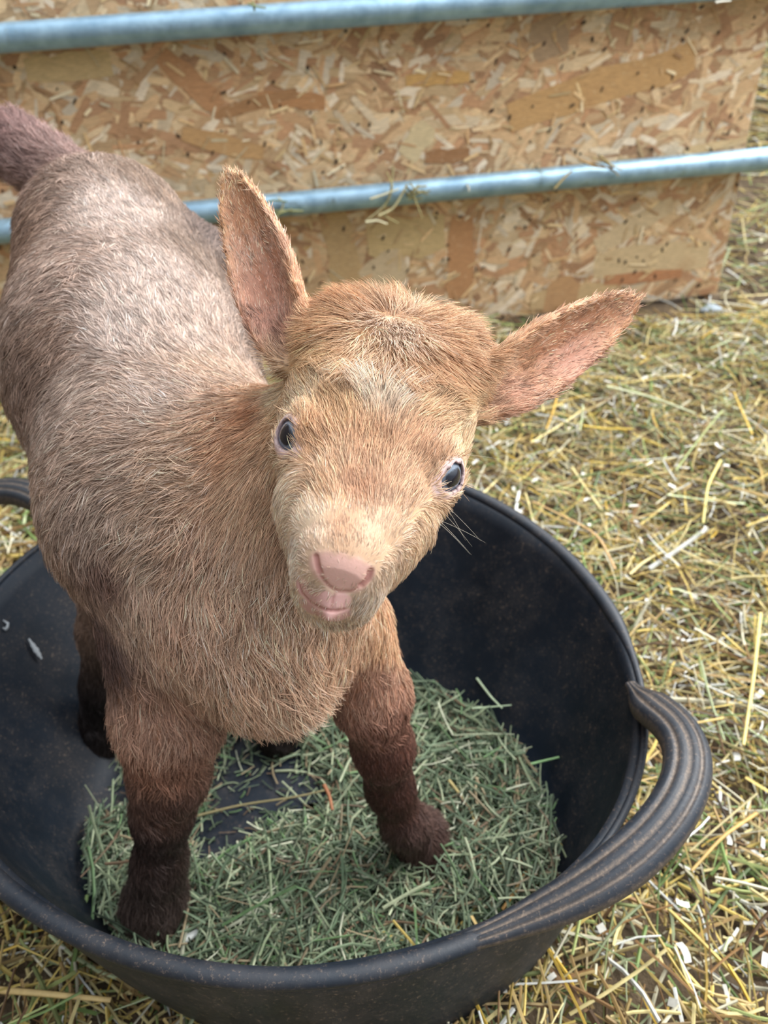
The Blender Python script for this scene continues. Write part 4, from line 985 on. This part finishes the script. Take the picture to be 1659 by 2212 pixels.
    WISPS = [
        ('hay_wisp', 'green hay wisp caught on the lower rail beside the left ear', [[(545, 470), (580, 455), (655, 456)], [(590, 485), (615, 440), (600, 425)], [(560, 445), (590, 432), (620, 436)], [(575, 475), (600, 462), (632, 452)], [(540, 450), (575, 462), (600, 470)]], [(150, 152, 106), (196, 190, 150), (110, 122, 82)]),
        ('straw_wisp', 'dangling straw wisp over the middle of the lower rail', [[(850, 360), (846, 400), (838, 440), (790, 478)], [(835, 372), (852, 410), (820, 462), (860, 482)], [(800, 430), (830, 420), (862, 408)], [(818, 466), (850, 452), (868, 420), (880, 398)], [(905, 400), (890, 415), (912, 470)], [(790, 480), (815, 476), (836, 484)]], [(206, 196, 150), (182, 172, 120), (222, 214, 176)]),
        ('hay_clump', 'small olive hay clump sitting on the lower rail', [[(878, 404), (895, 420), (915, 412)], [(880, 424), (900, 404), (922, 402)], [(874, 412), (894, 432), (912, 428)], [(885, 396), (898, 412), (925, 420)], [(882, 432), (900, 418), (930, 412)]], [(132, 124, 78), (160, 148, 96)]),
        ('straw_wisp', 'short tan straw lying across the lower rail near the right end', [[(1198, 408), (1215, 388), (1236, 368)]], [(206, 182, 122)]),
        ('hay_clump', 'brown hay bits lodged between the lower rail and the board', [[(1260, 352), (1300, 356), (1330, 372)], [(1280, 340), (1310, 352), (1336, 380)], [(1250, 346), (1290, 362), (1325, 362)], [(1295, 336), (1318, 356), (1342, 366)]], [(150, 120, 70), (170, 150, 96)]),
        ('straw_bit', 'white straw fleck on the lower rail right of the clump', [[(1008, 398), (1012, 405), (1013, 413)]], [(226, 222, 204)]),
        ('hay_wisp', 'thin green bits hanging over the upper rail near the left', [[(545, 4), (548, 14), (550, 24)], [(535, 8), (552, 14), (575, 18)]], [(130, 140, 96)]),
        ('straw_bit', 'pale straw bit on the upper rail near the top right corner', [[(1545, 6), (1560, 3), (1578, 2)]], [(230, 226, 210)]),
    ]
    for nm, lab, lines, cols in WISPS:
        VV, FF, CC, b = [], [], [], 0
        for i, ln in enumerate(lines):
            P = [on_rail(p[0], p[1], -0.0405 - 0.0010 * i) for p in ln]
            v, f = stalk_mesh(P, 0.0042 + 0.0018 * r.random(), r); VV.append(v); FF.append(f + b); CC.append(np.tile(srgb(cols[i % len(cols)]), (len(v), 1))); b += len(v)
        V = np.concatenate(VV); c0 = V.mean(0)
        o = mesh_np(nm, V - c0, np.concatenate(FF), m, np.concatenate(CC)); o.location = c0
        tag(o, lab, 'straw' if 'straw' in nm else 'hay')
    # pebbles by the foot of the board
    k = NT('blue_grey_stone'); oc = k.add('TexCoord').outputs['Object']; k.to(k.ramp(k.noise(oc, 120, 4, 0.6), [(0.3, srgb((128, 140, 150))), (0.7, srgb((176, 186, 192)))]), k.b.inputs['Base Color']); k.b.inputs['Roughness'].default_value = 0.7
    for (px, py), sz, lab in (((1535, 668), (0.018, 0.013, 0.010), 'blue grey pebble at the foot of the OSB sheet corner'), ((1455, 690), (0.012, 0.010, 0.008), 'small grey pebble in the straw left of a bigger pebble')):
        p = BPZ(px, py, 0.012); p[2] = ground_z(p[0], p[1]) + sz[2] * 0.6
        bm = bmesh.new(); bmesh.ops.create_icosphere(bm, subdivisions=4, radius=1)
        for v in bm.verts:
            q = np.array(v.co); f = 1 + 0.08 * math.sin(q[0] * 3 + q[1] * 2) + 0.06 * math.sin(q[2] * 4 + q[1] * 3 + 1); v.co = Vector(q * f * np.array(sz))
        for f in bm.faces: f.smooth = True
        me = bpy.data.meshes.new('pebble'); bm.to_mesh(me); bm.free(); me.materials.append(k.m)
        o = link('pebble', me); o.location = p; tag(o, lab, 'stone')
    # dried white splashes on the inner tub wall
    tub = bpy.data.objects['rubber_tub']; off = np.array(tub.location)
    tg = np.linspace(0, 2 * np.pi, 721); fg = np.linspace(0.05, 0.95, 91); TT, FR = np.meshgrid(tg, fg, indexing='ij')
    ce = np.stack([FLOOR_C[0] + floor_r(TT) * np.cos(TT), FLOOR_C[1] + floor_r(TT) * np.sin(TT), np.full(TT.shape, FLOOR_Z)], -1)
    WP = ce * (1 - FR[..., None]) + rim_pt(TT) * FR[..., None]
    ax = np.concatenate([FLOOR_C, [0.1]]); INW = nrm((ax - WP) * np.array([1, 1, 0.3]))
    WPf = WP.reshape(-1, 3); dd = WPf - CO; zz = dd @ CF
    PX = IW / 2 + FPX * (dd @ CR) / zz; PY = IH / 2 - FPX * (dd @ CU) / zz
    km = NT('dried_white_splash'); km.b.inputs['Base Color'].default_value = (*srgb((170, 174, 176)), 1); km.b.inputs['Roughness'].default_value = 0.8
    def wallpt(px, py):
        i = ((PX - px) ** 2 + (PY - py) ** 2 + 1e6 * ((INW.reshape(-1, 3) @ CF) > 0)).argmin(); return WPf[i], INW.reshape(-1, 3)[i]
    for pts, w in (([(55, 1378), (66, 1392), (78, 1408), (86, 1422)], 0.0020), ([(3, 1338), (10, 1346), (6, 1358), (0, 1352)], 0.0013)):
        P = [wallpt(*p) for p in pts]; path = np.array([p + n * 0.0030 for p, n in P])
        v, f = sweep(np.stack([np.interp(np.linspace(0, 3, 14), range(4), path[:, i]) for i in range(3)], 1), circle(1, 8) * np.array([w, 0.0006]), up=P[0][1], scale=np.stack([0.35 + 0.8 * np.sin(np.linspace(0.15, 2.9, 14)) ** 2 * (1 + 0.3 * np.sin(np.arange(14) * 2.1))] * 2, 1))
        o = mesh_np('splash_mark', v - off, f, km.m, parent=tub); o.location = (0, 0, 0); o['label'] = 'dried white splash on the inner wall'
build_small()
